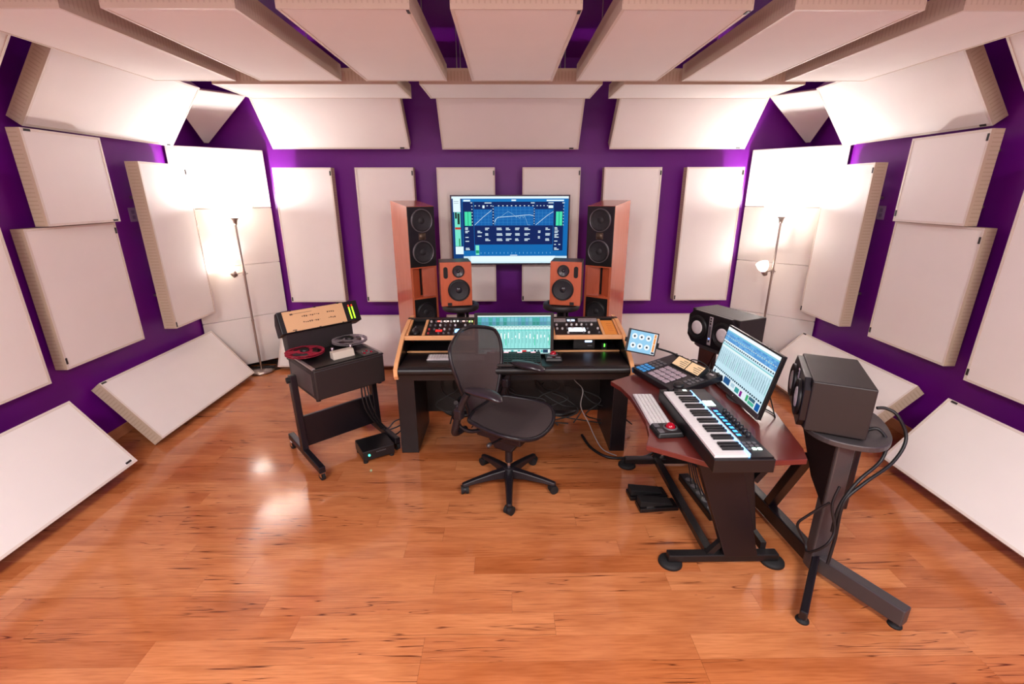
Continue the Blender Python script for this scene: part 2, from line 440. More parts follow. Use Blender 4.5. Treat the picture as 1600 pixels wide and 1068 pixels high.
for lab, s0 in (('left', -2.258), ('middle', -0.664), ('right', 0.927)):
    panel('white ceiling panel laid crosswise near the back wall, %s of the three' % lab, (s0, 4.033, 2.73), (1, 0, 0), (0, 1, 0), (0, 0, -1), W=0.575, group='crosswise ceiling panels', mount='C')
# side walls
for sd, sg in (('L', -1), ('R', 1)):
    wn = 'left wall' if sd == 'L' else 'right wall'
    e, up, n = tilt(sd, 0)
    v = (lambda l, r: l if sd == 'L' else r)
    panel('tall white panel on the %s nearest the lit floor lamp' % wn, (v(-3.007, 3.09), 4.093, v(0.756, 0.74)), e, up, n, L=0.60, W=PL, tags=((0, 0, True), (0.98, 0.98, True)) if sd == 'L' else ((0, 0.98, True), (1, 0, True)), T=0.11, group='upright panels on the side walls', mount=sd)
    panel('small square white panel mounted high on the %s' % wn, (v(-3.05, 3.107), v(3.215, 3.184), v(1.72, 1.707)), e, up, n, L=0.608, W=0.608, T=0.087, tags=((0.02, 1, False), (0.98, 0, False)) if sd == 'L' else ((0, 0.97, True), (1, 0.05, True)), group='square panels on the side walls', mount=sd)
    panel('upright white panel on the %s just below the square panel' % wn, (v(-3.10, 3.15), v(3.09, 3.08), v(0.744, 0.733)), e, up, n, L=0.735, W=0.968, T=0.085, tags=((0, 0.03, True), (1, 0.97, True)) if sd == 'L' else ((0, 0.95, True), (1, 0.03, True)), group='upright panels on the side walls', mount=sd)
    panel('large white panel on the %s cut off by the edge of the photo' % wn, (v(-3.05, 3.1), v(2.30, 2.262), v(0.72, 0.715)), e, up, n, L=0.608, W=PL, tags=() if sd == 'L' else ((1, 0.02, True),), group='upright panels on the side walls', mount=sd)
    e, up, n = tilt(sd, v(38.1, 45))
    panel('white panel leaning between floor and %s, the one nearer the back corner' % wn, (v(-2.752, 2.714), v(3.319, 3.22), v(0.066, 0.09)), e, up, n, T=0.095, tags=((0.0, 1, False),) if sd == 'L' else ((1, 1, False),), group='panels leaning along the side walls')
    e, up, n = tilt(sd, v(36.4, 37.5))
    panel('white panel leaning between floor and %s, in the near foreground' % wn, (v(-2.675, 2.737), v(1.535, 1.50), v(0.09, 0.085)), e, up, n, W=0.592, T=0.1, tags=((0.985, 0.03, False),) if sd == 'L' else ((0.985, 1, False),), group='panels leaning along the side walls')
    e, up, n = tilt(sd, -36)
    panel('wide white panel tilted between the %s and the ceiling' % wn, (v(-3.13, 3.221), v(3.324, 3.303), v(2.348, 2.345)), e, up, n, T=0.105, tags=((0.98, 0, False),) if sd == 'L' else ((0.02, 0, False),), group='tilted panels high on the side walls', mount=sd)
    panel('tilted white panel at the very edge of the photo high on the %s' % wn, (v(-3.13, 3.22), v(1.655, 1.63), v(2.348, 2.345)), e, up, n, T=0.105, group='tilted panels high on the side walls', mount=sd)
    # corner trap: four flat slabs stacked across the corner
    A = Vector(v((-3.205, 4.74, 0), (3.295, 4.72, 0))); B = Vector(v((-2.575, 5.33, 0), (2.665, 5.34, 0)))
    d = (B - A).normalized(); nn = Vector((0, 0, 1)).cross(d) if sd == 'R' else d.cross(Vector((0, 0, 1)))
    if nn.y > 0: nn = -nn
    zs = [0.07, 0.61, 1.19, 1.78, 2.367]
    names = ['lowest', 'second from the floor', 'third from the floor', 'topmost']
    for k in range(4):
        o = thing('corner_bass_trap', 'flat white bass trap across the back %s corner, %s of its stack' % ('left' if sd == 'L' else 'right', names[k]), 'bass trap', (A.x, A.y, zs[k]), group='stacked corner bass traps')
        L = (B - A).length * (0.93 if k == 0 else 1.0); hh = zs[k + 1] - zs[k] - 0.003
        Mx = Matrix((d, -nn, Vector((0, 0, 1)))).transposed().to_4x4()
        tb = -0.035
        m = MB()
        # trapezoid plan so that the slab fills towards the corner
        poly = [(0, 0), (L, 0), (L - 0.05, 0.05), (0.05, 0.05)]
        m.prism(poly, 0.0, hh, Mx)
        m.build('fabric', m_fabric, o, bevel=0.006)
        MB().prism([(0.06, 0.052), (L - 0.06, 0.052), (L - 0.16, 0.15), (0.16, 0.15)], 0.01, hh - 0.01, Mx).build('core', m_slot, o)
    # three-cornered panel under the ceiling
    cx = v(-3.135, 3.225); s = 0.5; q = 0.95
    T1 = Vector((cx, 5.29, 2.398)); A1 = Vector((cx - sg * s, 5.29, 2.398 + q * s)); B1 = Vector((cx, 5.29 - s, 2.398 + q * s))
    nrm = (A1 - T1).cross(B1 - T1).normalized()
    if nrm.y > 0: nrm = -nrm
    o = thing('corner_triangle_panel', 'three-cornered white panel across the ceiling corner above the %s lamp' % ('left' if sd == 'L' else 'right'), 'acoustic panel', T1, group='three-cornered ceiling panels')
    t2a, t2b = T1.lerp(A1, 0.06), T1.lerp(B1, 0.06)
    P4 = [t2a, A1, B1, t2b]
    def slab(pts, off0, off1, shrink=0.0):
        cc = sum(pts, Vector()) / len(pts); vs = []
        for off in (off0, off1):
            vs += [pt + (cc - pt) * shrink - nrm * off - T1 for pt in pts]
        n4 = len(pts)
        return MB().add(vs, [(i, (i + 1) % n4, n4 + (i + 1) % n4, n4 + i) for i in range(n4)] + [tuple(range(n4))[::-1], tuple(range(n4, 2 * n4))])
    slab(P4, 0.002, 0.03).build('frame', m_slot, o); slab(P4, 0, 0.02, 0.02).build('fabric', m_fabric, o)
    cc = sum(P4, Vector()) / 4 - nrm * 0.025 - T1; MB().cyl(cc, (cc.x, YB - T1.y, cc.z), 0.012, 10).build('mounting_rod', m_steel, o)

# wall plates beside the tall panels
for sd in (-1, 1):
    t = thing('wall_plate', 'small grey socket plate on the purple %s wall beside the tall panel' % ('left' if sd < 0 else 'right'), 'wall plate', (XL if sd < 0 else XR, 4.185, 1.755), group='socket plates')
    MB().b2((0, -0.04, -0.058), (-sd * 0.008, 0.04, 0.058)).build('plate', mat('plate_plastic', (150, 120, 160), 0.4), t, bevel=0.002)
    for dz in (-0.022, 0.022): MB().b2((-sd * 0.008, -0.017, dz - 0.015), (-sd * 0.0105, 0.017, dz + 0.015)).build('socket', mat('socket_plastic', (120, 90, 130), 0.4), t, bevel=0.002)

# ------------------------------------------------------------------ floor lamps
def make_lamp(label, loc, sgn, power, read, group='brushed metal floor lamps'):
    t = thing('floor_lamp', label, 'floor lamp', loc, group=group)
    MB().lathe([(0.0, 0.034), (0.03, 0.034), (0.135, 0.026), (0.142, 0.018), (0.142, 0.0), (0, 0)], n=40).build('base', m_steel, t)
    p = MB(); p.cyl((0, 0, 0.03), (0, 0, 0.6), 0.0125, 16); p.cyl((0, 0, 0.6), (0, 0, 1.17), 0.0115, 16); p.cyl((0, 0, 1.17), (0, 0, 1.64), 0.0105, 16)
    pole = p.build('pole', m_steel, t)
    MB().cyl((0, 0, 0.595), (0, 0, 0.61), 0.015, 16).build('joint_ring', m_steel, pole)
    MB().lathe([(0.0, 1.62), (0.016, 1.62), (0.02, 1.65), (0.026, 1.67), (0.058, 1.70), (0.056, 1.704), (0.0, 1.68)], n=28).build('cup', m_steel, t)
    g = bpy.data.materials.get('frosted_glass')
    if not g:
        g = bpy.data.materials.new('frosted_glass'); g.use_nodes = True; nt = g.node_tree; nt.nodes.clear()
        out = nt.nodes.new('ShaderNodeOutputMaterial'); mx = nt.nodes.new('ShaderNodeMixShader'); mx.inputs[0].default_value = 0.7
        df = nt.nodes.new('ShaderNodeBsdfDiffuse'); df.inputs[0].default_value = (0.9, 0.88, 0.85, 1)
        tr = nt.nodes.new('ShaderNodeBsdfTranslucent'); tr.inputs[0].default_value = (0.9, 0.86, 0.8, 1)
        nt.links.new(df.outputs[0], mx.inputs[1]); nt.links.new(tr.outputs[0], mx.inputs[2]); nt.links.new(mx.outputs[0], out.inputs[0])
    MB().lathe([(0.045, 1.692), (0.09, 1.712), (0.14, 1.75), (0.185, 1.808), (0.190, 1.808), (0.145, 1.746), (0.093, 1.706), (0.045, 1.686)], n=40).build('bowl_shade', g, t)
    hb = MB(); hb.lathe([(0, 1.69), (0.012, 1.70), (0.024, 1.715), (0.026, 1.73), (0.016, 1.745), (0, 1.75)], n=16)
    hb.build('bulb', mat('bulb_glow', (255, 240, 220), 0.5, emit=(255, 240, 222), estr=30), t)
    # reading arm with a small glass shade
    a = MB(); a.tube([(0, 0, 1.12), (-sgn * 0 - 0.03, -0.01, 1.125), (-0.085, -0.02, 1.115)], 0.006, 8); a.cyl((0, 0, 1.10), (0, 0, 1.14), 0.017, 14); a.cyl((0.0, 0, 1.12), (0.035, 0.005, 1.116), 0.005, 8)
    a.build('reading_arm', m_steel, t)
    hd = axisM((-0.095, -0.022, 1.11), (-0.45, -0.15, 0.88))
    MB().lathe([(0, -0.03), (0.022, -0.028), (0.03, 0.0), (0.032, 0.03), (0, 0.03)], hd, n=20).build('reading_socket', m_steel, t)
    MB().lathe([(0.03, 0.028), (0.05, 0.06), (0.062, 0.115), (0.059, 0.115), (0.047, 0.062), (0.028, 0.032)], hd, n=24).build('reading_shade', g, t)
    bl = MB(); bl.lathe([(0, 0.03), (0.02, 0.05), (0.02, 0.07), (0, 0.085)], hd, n=14); bl.build('reading_bulb', mat('bulb_glow', (255, 240, 220)), t)
    for nm, pos, e, rad in (('uplight', (0, 0, 1.80), power, 0.045), ('reading_light', tuple(hd @ Vector((0, 0, 0.108))), read, 0.018)):
        if e <= 0: continue
        ld = bpy.data.lights.new(nm, 'POINT'); ld.energy = e; ld.color = LAMP_COL; ld.shadow_soft_size = rad
        lo = bpy.data.objects.new(nm, ld); col.objects.link(lo); lo.parent = t; lo.location = pos
    return t
make_lamp('brushed metal floor lamp lit in the back left corner', (-2.785, 4.945, 0), -1, LAMP_MAIN, LAMP_READ)
make_lamp('brushed metal floor lamp lit in the back right corner behind the speakers', (2.86, 4.92, 0), 1, LAMP_MAIN, LAMP_READ)
# added square fill lights with housings, unseen, brightening the room from behind the photographer
for k, x in enumerate((-1.5, 1.5)):
    t = thing('fill_light', 'added square fill light behind the photographer, %s one' % ('left' if x < 0 else 'right'), 'fill light', (x, -0.75, ZC), group='added fill lights out of view')
    fr = MB(); q = 0.62
    for a, b in (((-q, -q), (q, -q + 0.03)), ((-q, q - 0.03), (q, q)), ((-q, -q + 0.03), (-q + 0.03, q - 0.03)), ((q - 0.03, -q + 0.03), (q, q - 0.03))): fr.b2((a[0], a[1], -0.06), (b[0], b[1], 0))
    fr.build('frame', m_white, t)
    MB().b2((-q + 0.03, -q + 0.03, -0.03), (q - 0.03, q - 0.03, -0.02)).build('diffuser', m_white, t)
    ld = bpy.data.lights.new('fill_panel', 'AREA'); ld.shape = 'SQUARE'; ld.size = 1.15; ld.energy = FILL_REAR; ld.color = FILL_COL
    lo = bpy.data.objects.new('fill_panel', ld); col.objects.link(lo); lo.parent = t; lo.location = (0, 0, -0.035)

# ------------------------------------------------------------------ loudspeaker pieces
def driver(parent, name, x, y, z, r, cone=None, ring=None, dust=None, concave=True, dustmat=None):
    """round driver on a baffle whose plane is local y = const, front towards -y"""
    M = FRONT(x, y, z)
    d = MB().lathe([(r, 0.0), (r, 0.012), (r * 0.95, 0.014), (r * 0.92, 0.010)], M, 36).build(name, ring or m_sur, parent)
    MB().lathe([(r * 0.925, 0.009), (r * 0.86, 0.016), (r * 0.79, 0.010)], M, 36).build('surround', m_sur, d)
    MB().lathe([(r * 0.80, 0.0105), (r * 0.5, 0.005), (r * 0.27, 0.0015)], M, 36).build('cone', cone or m_cone, d)
    MB().lathe([(r * 0.29, 0.0018), (r * 0.2, 0.007), (r * 0.1, 0.0095), (0.0005, 0.010)], M, 24).build('dust_cap', dustmat or m_cone, d)
    return d

# wooden towers
def tower(label, loc, rz, sgn):
    W, D = 0.265, 0.36
    t = thing('tower_speaker', label, 'speaker', loc, rz, 'wooden tower speakers')
    # local: front plane y=0, x centred, depth +y
    def zt(yy): return 1.815 + 0.045 * yy / D
    c = MB()
    th = 0.02
    for sx in (-1, 1):
        x0, x1 = (-W / 2, -W / 2 + th) if sx < 0 else (W / 2 - th, W / 2)
        c.add([(x, yy, zz) for x in (x0, x1) for (yy, zz) in ((0, 0), (D, 0), (D, zt(D) - th), (0, zt(0) - th))],
              [(0, 1, 2, 3), (4, 7, 6, 5), (0, 4, 5, 1), (1, 5, 6, 2), (2, 6, 7, 3), (3, 7, 4, 0)])
    c.add([(x, yy, zt(yy) + dz) for dz in (-th, 0) for (x, yy) in ((-W / 2, 0), (W / 2, 0), (W / 2, D), (-W / 2, D))],
          [(3, 2, 1, 0), (4, 5, 6, 7), (0, 1, 5, 4), (1, 2, 6, 5), (2, 3, 7, 6), (3, 0, 4, 7)])
    c.b2((-W / 2 + th, D - th, 0), (W / 2 - th, D, 1.80)); c.b2((-W / 2 + th, 0, 0), (W / 2 - th, D, 0.04))
    c.build('cabinet', m_cherry2, t)
    wi = W / 2 - th
    bf = MB().b2((-W / 2, -0.008, 1.275), (W / 2, -0.0005, 1.812)).build('baffle', m_black, t, bevel=0.006)
    bf['label'] = 'black baffle with two drivers'
    for z in (1.69, 1.41): driver(bf, 'driver', 0.0, -0.008, z, 0.104, ring=mat('driver_ring', (120, 116, 120), 0.3, 0.6))
    MB().lathe([(0.03, 0.0), (0.03, 0.006), (0.0, 0.006)], FRONT(0, -0.008, 1.55), 24).build('port_cap', mat('bronze_cap', (96, 80, 66), 0.35, 0.5), bf)
    MB().b2((-0.035, -0.012, 1.52), (0.035, -0.008, 1.58)).build('tweeter_bar', mat('bronze_cap', (96, 80, 66), 0.35, 0.5), bf, bevel=0.004)
    # horn: two planks angled into a slot
    for sx in (-1, 1):
        m = MB(); 
        pts = [(sx * wi, 0.005), (sx * 0.014, 0.075), (sx * 0.014, 0.09), (sx * wi, 0.02)]
        m.prism(pts, 0.99, 1.27); m.build('horn_board', m_cherry, t)
    MB().b2((-0.014, 0.09, 0.99), (0.014, 0.1, 1.27)).build('horn_slot', m_black, t)
    for z0, z1 in ((0.972, 0.99), (1.262, 1.276)): MB().b2((-wi, 0.0, z0), (wi, 0.09, z1)).build('horn_rail', m_cherry, t)
    lb = MB().b2((-wi, 0.0, 0.66), (wi, 0.03, 0.972)).build('woofer_baffle', m_black, t)
    driver(lb, 'driver', 0, -0.002, 0.84, 0.098)
    MB().b2((-wi, 0.004, 0.04), (wi, 0.03, 0.66)).build('lower_front', m_cherry, t)
    return t
# left tower: front left corner at (-0.875, 4.25), facing -55 degrees
def place_front(corner, yawdeg, W, left=True):
    a = R_(yawdeg); rt = Vector((-math.sin(a), math.cos(a), 0))   # viewer's right
    c = Vector((corner[0], corner[1], 0)) + rt * (W / 2 if left else -W / 2)
    return c, a + PI / 2
c, rz = place_front((-0.875, 4.25), -55, 0.265, True); tower('tall cherry wood tower speaker to the left of the TV', c, rz, -1)
c, rz = place_front((0.973, 4.25), -125, 0.265, False); tower('tall cherry wood tower speaker to the right of the TV', c, rz, 1)

# bookshelf monitors on round stands
def bookshelf(label, loc, rz, sgn):
    W, H, D = 0.26, 0.368, 0.235
    t = thing('bookshelf_speaker', label, 'speaker', loc, rz, 'cherry bookshelf speakers')
    MB().b2((-W / 2, -D / 2 + 0.02, 0), (W / 2, D / 2, H)).build('cabinet', mat('cabinet_black_brown', (44, 32, 36), 0.35), t, bevel=0.004)
    b = MB().b2((-W / 2, -D / 2, 0), (W / 2, -D / 2 + 0.02, H)).build('baffle', m_cherry, t, bevel=0.004)
    driver(b, 'woofer', sgn * 0.02, -D / 2, 0.135, 0.092, dustmat=mat('dust_gloss', (40, 38, 42), 0.2))
    driver(b, 'tweeter', sgn * 0.02, -D / 2, 0.292, 0.05, cone=mat('tweeter_dish', (58, 54, 58), 0.3), dustmat=mat('dust_gloss', (40, 38, 42), 0.2))
    pr = MB(); pr.prism([(x * 0.018 - sgn * 0.085, z) for x, z in ()] or [(-sgn * 0.085 + 0.018 * math.cos(a), 0.283 + 0.018 * math.sin(a) + (0.03 if math.sin(a) > 0 else -0.03)) for a in [2 * PI * (k + 0.5) / 20 for k in range(20)]], 0.0, 0.003, FRONT(0, -D / 2, 0))
    pr.build('port_slot', m_rubber, b)
    MB().b2((-sgn * 0.06 - 0.018, -D / 2 - 0.003, 0.004), (-sgn * 0.06 + 0.018, -D / 2, 0.03)).build('badge', m_black, b)
    return t
def round_stand(label, loc):
    t = thing('speaker_stand', label, 'speaker stand', loc, group='round speaker stands behind the desk')
    MB().lathe([(0, 0.955), (0.15, 0.955), (0.16, 0.965), (0.16, 1.0), (0.15, 1.008), (0, 1.008)], n=40).build('top_plate', m_grey, t)
    MB().lathe([(0, 1.008), (0.12, 1.008), (0.12, 1.018), (0, 1.018)], n=32).build('rubber_pad', m_rubber, t)
    p = MB(); p.cyl((0, 0, 0.03), (0, 0, 0.957), 0.038, 24); p.cyl((0.055, 0.02, 0.03), (0.055, 0.02, 0.957), 0.014, 14)
    p.build('post', m_dark, t); MB().lathe([(0, 0.03), (0.19, 0.03), (0.2, 0.02), (0.2, 0), (0, 0)], n=40).build('foot_plate', m_dark, t)
round_stand('round black speaker stand behind the left end of the desk', (-0.40, 3.97, 0)); round_stand('round black speaker stand behind the right end of the desk', (0.485, 3.97, 0))
bookshelf('small cherry wood speaker on the stand left of the desk monitor', (-0.437, 3.939, 1.0185), R_(-78.9 + 90), 1)
bookshelf('small cherry wood speaker on the stand right of the desk monitor', (0.523, 3.939, 1.0185), R_(-103.5 + 90), -1)

# ------------------------------------------------------------------ wall TV
t = thing('wall_tv', 'wide flat TV on the back wall showing a blue audio analyser', 'television', (0.048, 5.06, 1.19))
TW, TH = 1.245, 0.715
MB().b2((-TW / 2, -0.02, 0), (TW / 2, 0.03, TH)).build('housing', m_black, t, bevel=0.006)
fr = MB(); b_ = 0.012
fr.b2((-TW / 2 - 0.003, -0.026, -0.003), (TW / 2 + 0.003, -0.018, b_)).b2((-TW / 2 - 0.003, -0.026, TH - b_), (TW / 2 + 0.003, -0.018, TH + 0.003))
fr.b2((-TW / 2 - 0.003, -0.026, b_), (-TW / 2 + b_, -0.018, TH - b_)).b2((TW / 2 - b_, -0.026, b_), (TW / 2 + 0.003, -0.018, TH - b_))
fr.build('bezel', mat('tv_bezel', (58, 46, 62), 0.25, 0.5), t)
MB().b2((-0.2, 0.03, 0.2), (0.2, 0.085, 0.5)).build('wall_mount', m_black, t)
def tvrects():
    X = lambda x: (x - 145) / 1355.0
    Y = lambda v: (v - 80) / 775.0
    Rr = []
    def r(x0, y0, x1, y1, c): Rr.append((X(x0), Y(y0), X(x1), Y(y1), c))
    dk = (6, 34, 92); bl = (10, 104, 176); wh = (226, 246, 255); gr = (70, 222, 170)
    r(145, 80, 1500, 855, bl); r(145, 80, 1500, 104, wh)
    r(145, 104, 265, 855, (12, 60, 120)); r(160, 95, 245, 255, wh); r(172, 258, 240, 650, (120, 226, 200)); r(178, 260, 200, 330, (30, 40, 40)); r(205, 270, 232, 395, (30, 60, 50)); r(175, 430, 240, 455, (190, 60, 50)); r(215, 560, 228, 650, (20, 130, 60)); r(172, 655, 265, 745, wh); r(170, 135, 225, 139, (60, 80, 90)); r(170, 155, 225, 158, (60, 80, 90))
    r(265, 770, 1500, 855, (200, 228, 240)); r(350, 768, 1360, 838, wh)
    r(275, 110, 1460, 138, (16, 118, 190)); r(280, 118, 360, 136, wh); r(838, 116, 890, 132, wh); r(1245, 118, 1445, 134, wh)
    for (a, b2, c2, d2) in ((270, 140, 395, 705), (1330, 140, 1445, 705), (400, 410, 1325, 632)): r(a, b2, c2, d2, dk)
    for (a, b2) in ((400, 612), (1112, 1325)): r(a, 140, b2, 225, dk); r(a, 230, b2, 408, (14, 96, 170))
    r(614, 140, 1110, 195, dk); r(636, 195, 1095, 408, (14, 96, 170)); r(614, 195, 634, 408, dk); r(1095, 195, 1110, 408, dk)
    g = (70, 160, 220)
    for k in range(1, 5):
        for (a, b2) in ((400, 612), (1112, 1325)): x = a + (b2 - a) * k / 5; r(x, 230, x + 1.6, 408, g); yv = 230 + 178 * k / 5; r(a, yv, b2, yv + 1.6, g)
    for k in range(1, 9): x = 636 + 459 * k / 9; r(x, 195, x + 1.6, 408, g)
    for k in range(1, 6): yv = 195 + 213 * k / 6; r(636, yv, 1095, yv + 1.6, g)
    for (a, b2) in ((290, 368), (1358, 1432)): r(a, 252, b2, 412, gr); r((a + b2) / 2 - 3, 252, (a + b2) / 2 + 3, 412, (20, 120, 90))
    tx = (214, 232, 244)
    for k in range(7): r(372, 185 + k * 36, 384, 193 + k * 36, tx); r(1440, 185 + k * 36, 1450, 193 + k * 36, tx); r(618, 185 + k * 33, 630, 193 + k * 33, tx); r(1098, 215 + k * 28, 1107, 223 + k * 28, tx)
    for x in range(410, 600, 46): r(x, 180, x + 14, 190, tx)
    for x in range(680, 1090, 50): r(x, 180, x + 16, 190, tx)
    for x in range(1130, 1300, 40): r(x, 180, x + 12, 190, tx)
    r(500, 180, 524, 212, wh); r(1268, 182, 1322, 212, wh); r(525, 148, 605, 158, tx); r(1062, 148, 1106, 158, tx); r(1265, 148, 1325, 158, tx); r(360, 148, 384, 156, tx); r(1428, 148, 1455, 158, tx)
    rr = random.Random(5)
    def word(x, y0, n=2, w=60):
        for j in range(n): r(x, y0 + j * 16, x + rr.uniform(0.5, 1.0) * w, y0 + j * 16 + 10, tx)
    for x in (662, 770, 880, 990):
        for yv in (436, 500, 562): word(x, yv, 2, 70)
    for yv in (436, 500, 562): word(526, yv, 2, 60); word(1238, yv, 2, 55)
    word(436, 470, 2, 55); word(436, 528, 1, 55); word(1150, 470, 2, 30); word(1150, 535, 2, 36)
    for yv, n2 in ((432, 2), (470, 2), (542, 1), (588, 1), (670, 2)): word(292, yv, n2, 58); word(1345, yv, n2, 56)
    word(1345, 628, 1, 40); word(1395, 628, 1, 26); word(1345, 510, 2, 50)
    r(410, 640, 452, 755, (120, 230, 200)); r(412, 700, 450, 735, (20, 150, 110))
    for x in range(470, 1310, 46): r(x, 722, x + 5, 742, (120, 190, 235))
    r(820, 754, 905, 762, tx)
    asp = 1245 / 715.0
    cur = (216, 240, 250)
    Rr.extend(seg_line([(X(a), Y(b2)) for a, b2 in ((406, 404), (500, 318), (604, 236))], 0.0016, cur, asp))
    Rr.extend(seg_line([(X(a), Y(b2)) for a, b2 in ((1122, 404), (1260, 292), (1325, 252))], 0.0016, cur, asp))
    Rr.extend(seg_line([(X(a), Y(b2)) for a, b2 in ((638, 372), (655, 335), (680, 316), (760, 310), (900, 300), (1000, 290), (1050, 288), (1095, 298))], 0.0018, cur, asp))
    Rr.extend(seg_line([(X(a), Y(b2)) for a, b2 in ((640, 400), (660, 330), (720, 305), (798, 248), (865, 288), (895, 320), (905, 300), (935, 330), (955, 290), (975, 325), (990, 300), (1012, 350), (1026, 402), (1060, 404))], 0.0010, (150, 200, 225), asp))
    return Rr
ui('screen', t, TW - 2 * b_, TH - 2 * b_, tvrects(), Matrix.Translation((0, -0.021, b_)), strength=1.0)

# ------------------------------------------------------------------ the studio desk
t = thing('studio_desk', 'dark studio desk with light wood side edges and sloping rack bays', 'desk', (0, 0, 0))
DX0, DX1 = -0.795, 0.905
MB().b2((DX0 + 0.03, 3.055, 0.705), (DX1 - 0.03, 3.74, 0.76)).build('tabletop', m_dark, t, bevel=0.012)
MB().cyl((DX0 + 0.03, 3.062, 0.728), (DX1 - 0.03, 3.062, 0.728), 0.03, 20).build('front_edge', m_black, t)
MB().b2((DX0 + 0.03, 3.15, 0.62), (DX1 - 0.03, 3.18, 0.705)).build('apron', m_dark, t)
prof = [(3.05, 0.67), (3.03, 0.70), (3.035, 0.75), (3.09, 0.79), (3.35, 0.912), (3.60, 0.957), (3.74, 0.957), (3.74, 0.66)]
prof2 = [(3.07, 0.675), (3.05, 0.70), (3.055, 0.738), (3.10, 0.772), (3.358, 0.893), (3.605, 0.940), (3.72, 0.940), (3.72, 0.66)]
for x0 in (DX0, DX1 - 0.028):
    Mx = Matrix(((0, 0, 1, 0), (1, 0, 0, 0), (0, 1, 0, 0), (0, 0, 0, 1)))
    sp = MB().prism(prof2, x0 + 0.004, x0 + 0.024, Mx).build('side_panel', m_dark, t)
    ed = MB(); n = len(prof)
    for i in range(n - 2):
        a, b, c2, d2 = prof[i], prof[i + 1], prof2[i + 1], prof2[i]
        ed.add([(xx, p[0], p[1]) for xx in (x0, x0 + 0.028) for p in (a, b, c2, d2)], [(0, 1, 2, 3), (4, 7, 6, 5), (0, 4, 5, 1), (1, 5, 6, 2), (2, 6, 7, 3), (3, 7, 4, 0)])
    ed.build('edge_trim', m_edge, sp)
for x0, x1 in ((-0.818, -0.686), (0.802, 0.917)):
    MB().b2((x0, 3.18, 0), (x1, 3.70, 0.705)).build('leg', m_dark, t, bevel=0.004)
MB().b2((-0.686, 3.66, 0.12), (0.802, 3.69, 0.70)).build('back_panel', m_black, t)
MB().b2((DX0 + 0.03, 3.375, 0.76), (DX1 - 0.03, 3.395, 0.767)).build('shelf_strip', m_edge, t)
MB().b2((DX0 + 0.03, 3.66, 0.76), (DX1 - 0.03, 3.70, 0.95)).build('rack_back', m_black, t)
for x in (DX0 + 0.024, -0.645, -0.26, 0.355, 0.738, DX1 - 0.044):
    MB().add([(xx, yy, zz) for xx in (x, x + 0.02) for yy, zz in ((3.361, 0.872), (3.65, 0.94), (3.65, 0.955), (3.361, 0.895))], [(0, 1, 2, 3), (4, 7, 6, 5), (0, 4, 5, 1), (1, 5, 6, 2), (2, 6, 7, 3), (3, 7, 4, 0)]).build('bay_divider', m_edge, t)
MB().b2((DX0 + 0.024, 3.335, 0.87), (DX1 - 0.024, 3.36, 0.902)).build('rack_front_rail', m_edge, t, bevel=0.003)
MB().add([(x, yy, zz) for x in (DX0 + 0.03, DX1 - 0.03) for yy, zz in ((3.36, 0.862), (3.66, 0.925), (3.66, 0.932), (3.36, 0.869))], [(0, 1, 2, 3), (4, 7, 6, 5), (0, 4, 5, 1), (1, 5, 6, 2), (2, 6, 7, 3), (3, 7, 4, 0)]).build('rack_floor', m_black, t)
MB().b2((DX0 + 0.0, 3.63, 0.952), (DX1 - 0.0, 3.665, 0.962)).build('top_rail', m_black, t)

# rack gear in the sloping bays; local frame: x right, y up the slope, z out of the faceplate
def gear(label, x0, x1, face, seed, knobcols, lamps, tall=True, name='rack_processor'):
    sl = math.atan2(0.06, 0.27)
    t = thing(name, label, 'audio gear', (x0, 3.375, 0.888))
    t.rotation_euler = (sl, 0, 0)
    w = x1 - x0; h = 0.255
    MB().b2((0, 0, -0.012), (w, h, 0.006)).build('faceplate', face, t, bevel=0.002)
    rr = random.Random(seed); n = max(3, int(w / 0.036))
    for r in range(4):
        for k in range(n):
            if rr.random() < 0.25: continue
            cx, cy = w * (k + 0.5) / n, h * (r + 0.5) / 4
            c = rr.choice(knobcols)
            M = Matrix.Translation((cx, cy, 0.006))
            MB().lathe([(0.009, 0), (0.008, 0.012), (0.006, 0.014), (0, 0.014)], M, 10).build('knob', c, t)
    for (cx, cy, dx, dy, c, e) in lamps:
        MB().b2((cx * w, cy * h, 0.006), (cx * w + dx, cy * h + dy, 0.009)).build('lit_meter', mat('glow_%d_%d_%d' % c, c, emit=c, estr=e), t)
    return t
kr, kw, kg = mat('knob_red', (170, 40, 40), 0.35), mat('knob_pale', (200, 196, 196), 0.35), mat('knob_grey', (90, 88, 92), 0.4)
gear('row of black modules with red and pale knobs in the left desk bay', -0.62, -0.265, m_black, 2, [kr, kg, kg, kw], [(0.62, 0.2, 0.07, 0.05, (120, 190, 255), 2.2), (0.2, 0.25, 0.05, 0.03, (200, 30, 30), 1.0), (0.55, 0.9, 0.04, 0.015, (255, 250, 235), 2), (0.9, 0.86, 0.03, 0.02, (190, 255, 110), 2), (0.15, 0.9, 0.05, 0.012, (255, 90, 80), 2), (0.33, 0.9, 0.04, 0.012, (255, 220, 210), 1.5), (0.75, 0.9, 0.04, 0.012, (255, 200, 190), 1.2)])
g2 = gear('rack unit with two rows of white knobs in the right desk bay', 0.378, 0.735, m_black, 4, [kw, kg, kw], [(0.3, 0.22, 0.13, 0.055, (225, 240, 255), 1.4), (0.32, 0.9, 0.06, 0.02, (200, 225, 255), 1.5)])
MB().b2((0.0, 0.215, 0.006), (0.1, 0.25, 0.02)).build('top_plate', mat('silver_plate', (170, 160, 160), 0.4, 0.3), g2); MB().b2((0.2, 0.215, 0.006), (0.35, 0.25, 0.02)).build('top_plate', MATS['silver_plate'], g2)
t = thing('orange_pad', 'orange notepad lying in the rightmost desk bay', 'notepad', (0.76, 3.385, 0.873)); t.rotation_euler = (math.atan2(0.06, 0.27), 0, 0)
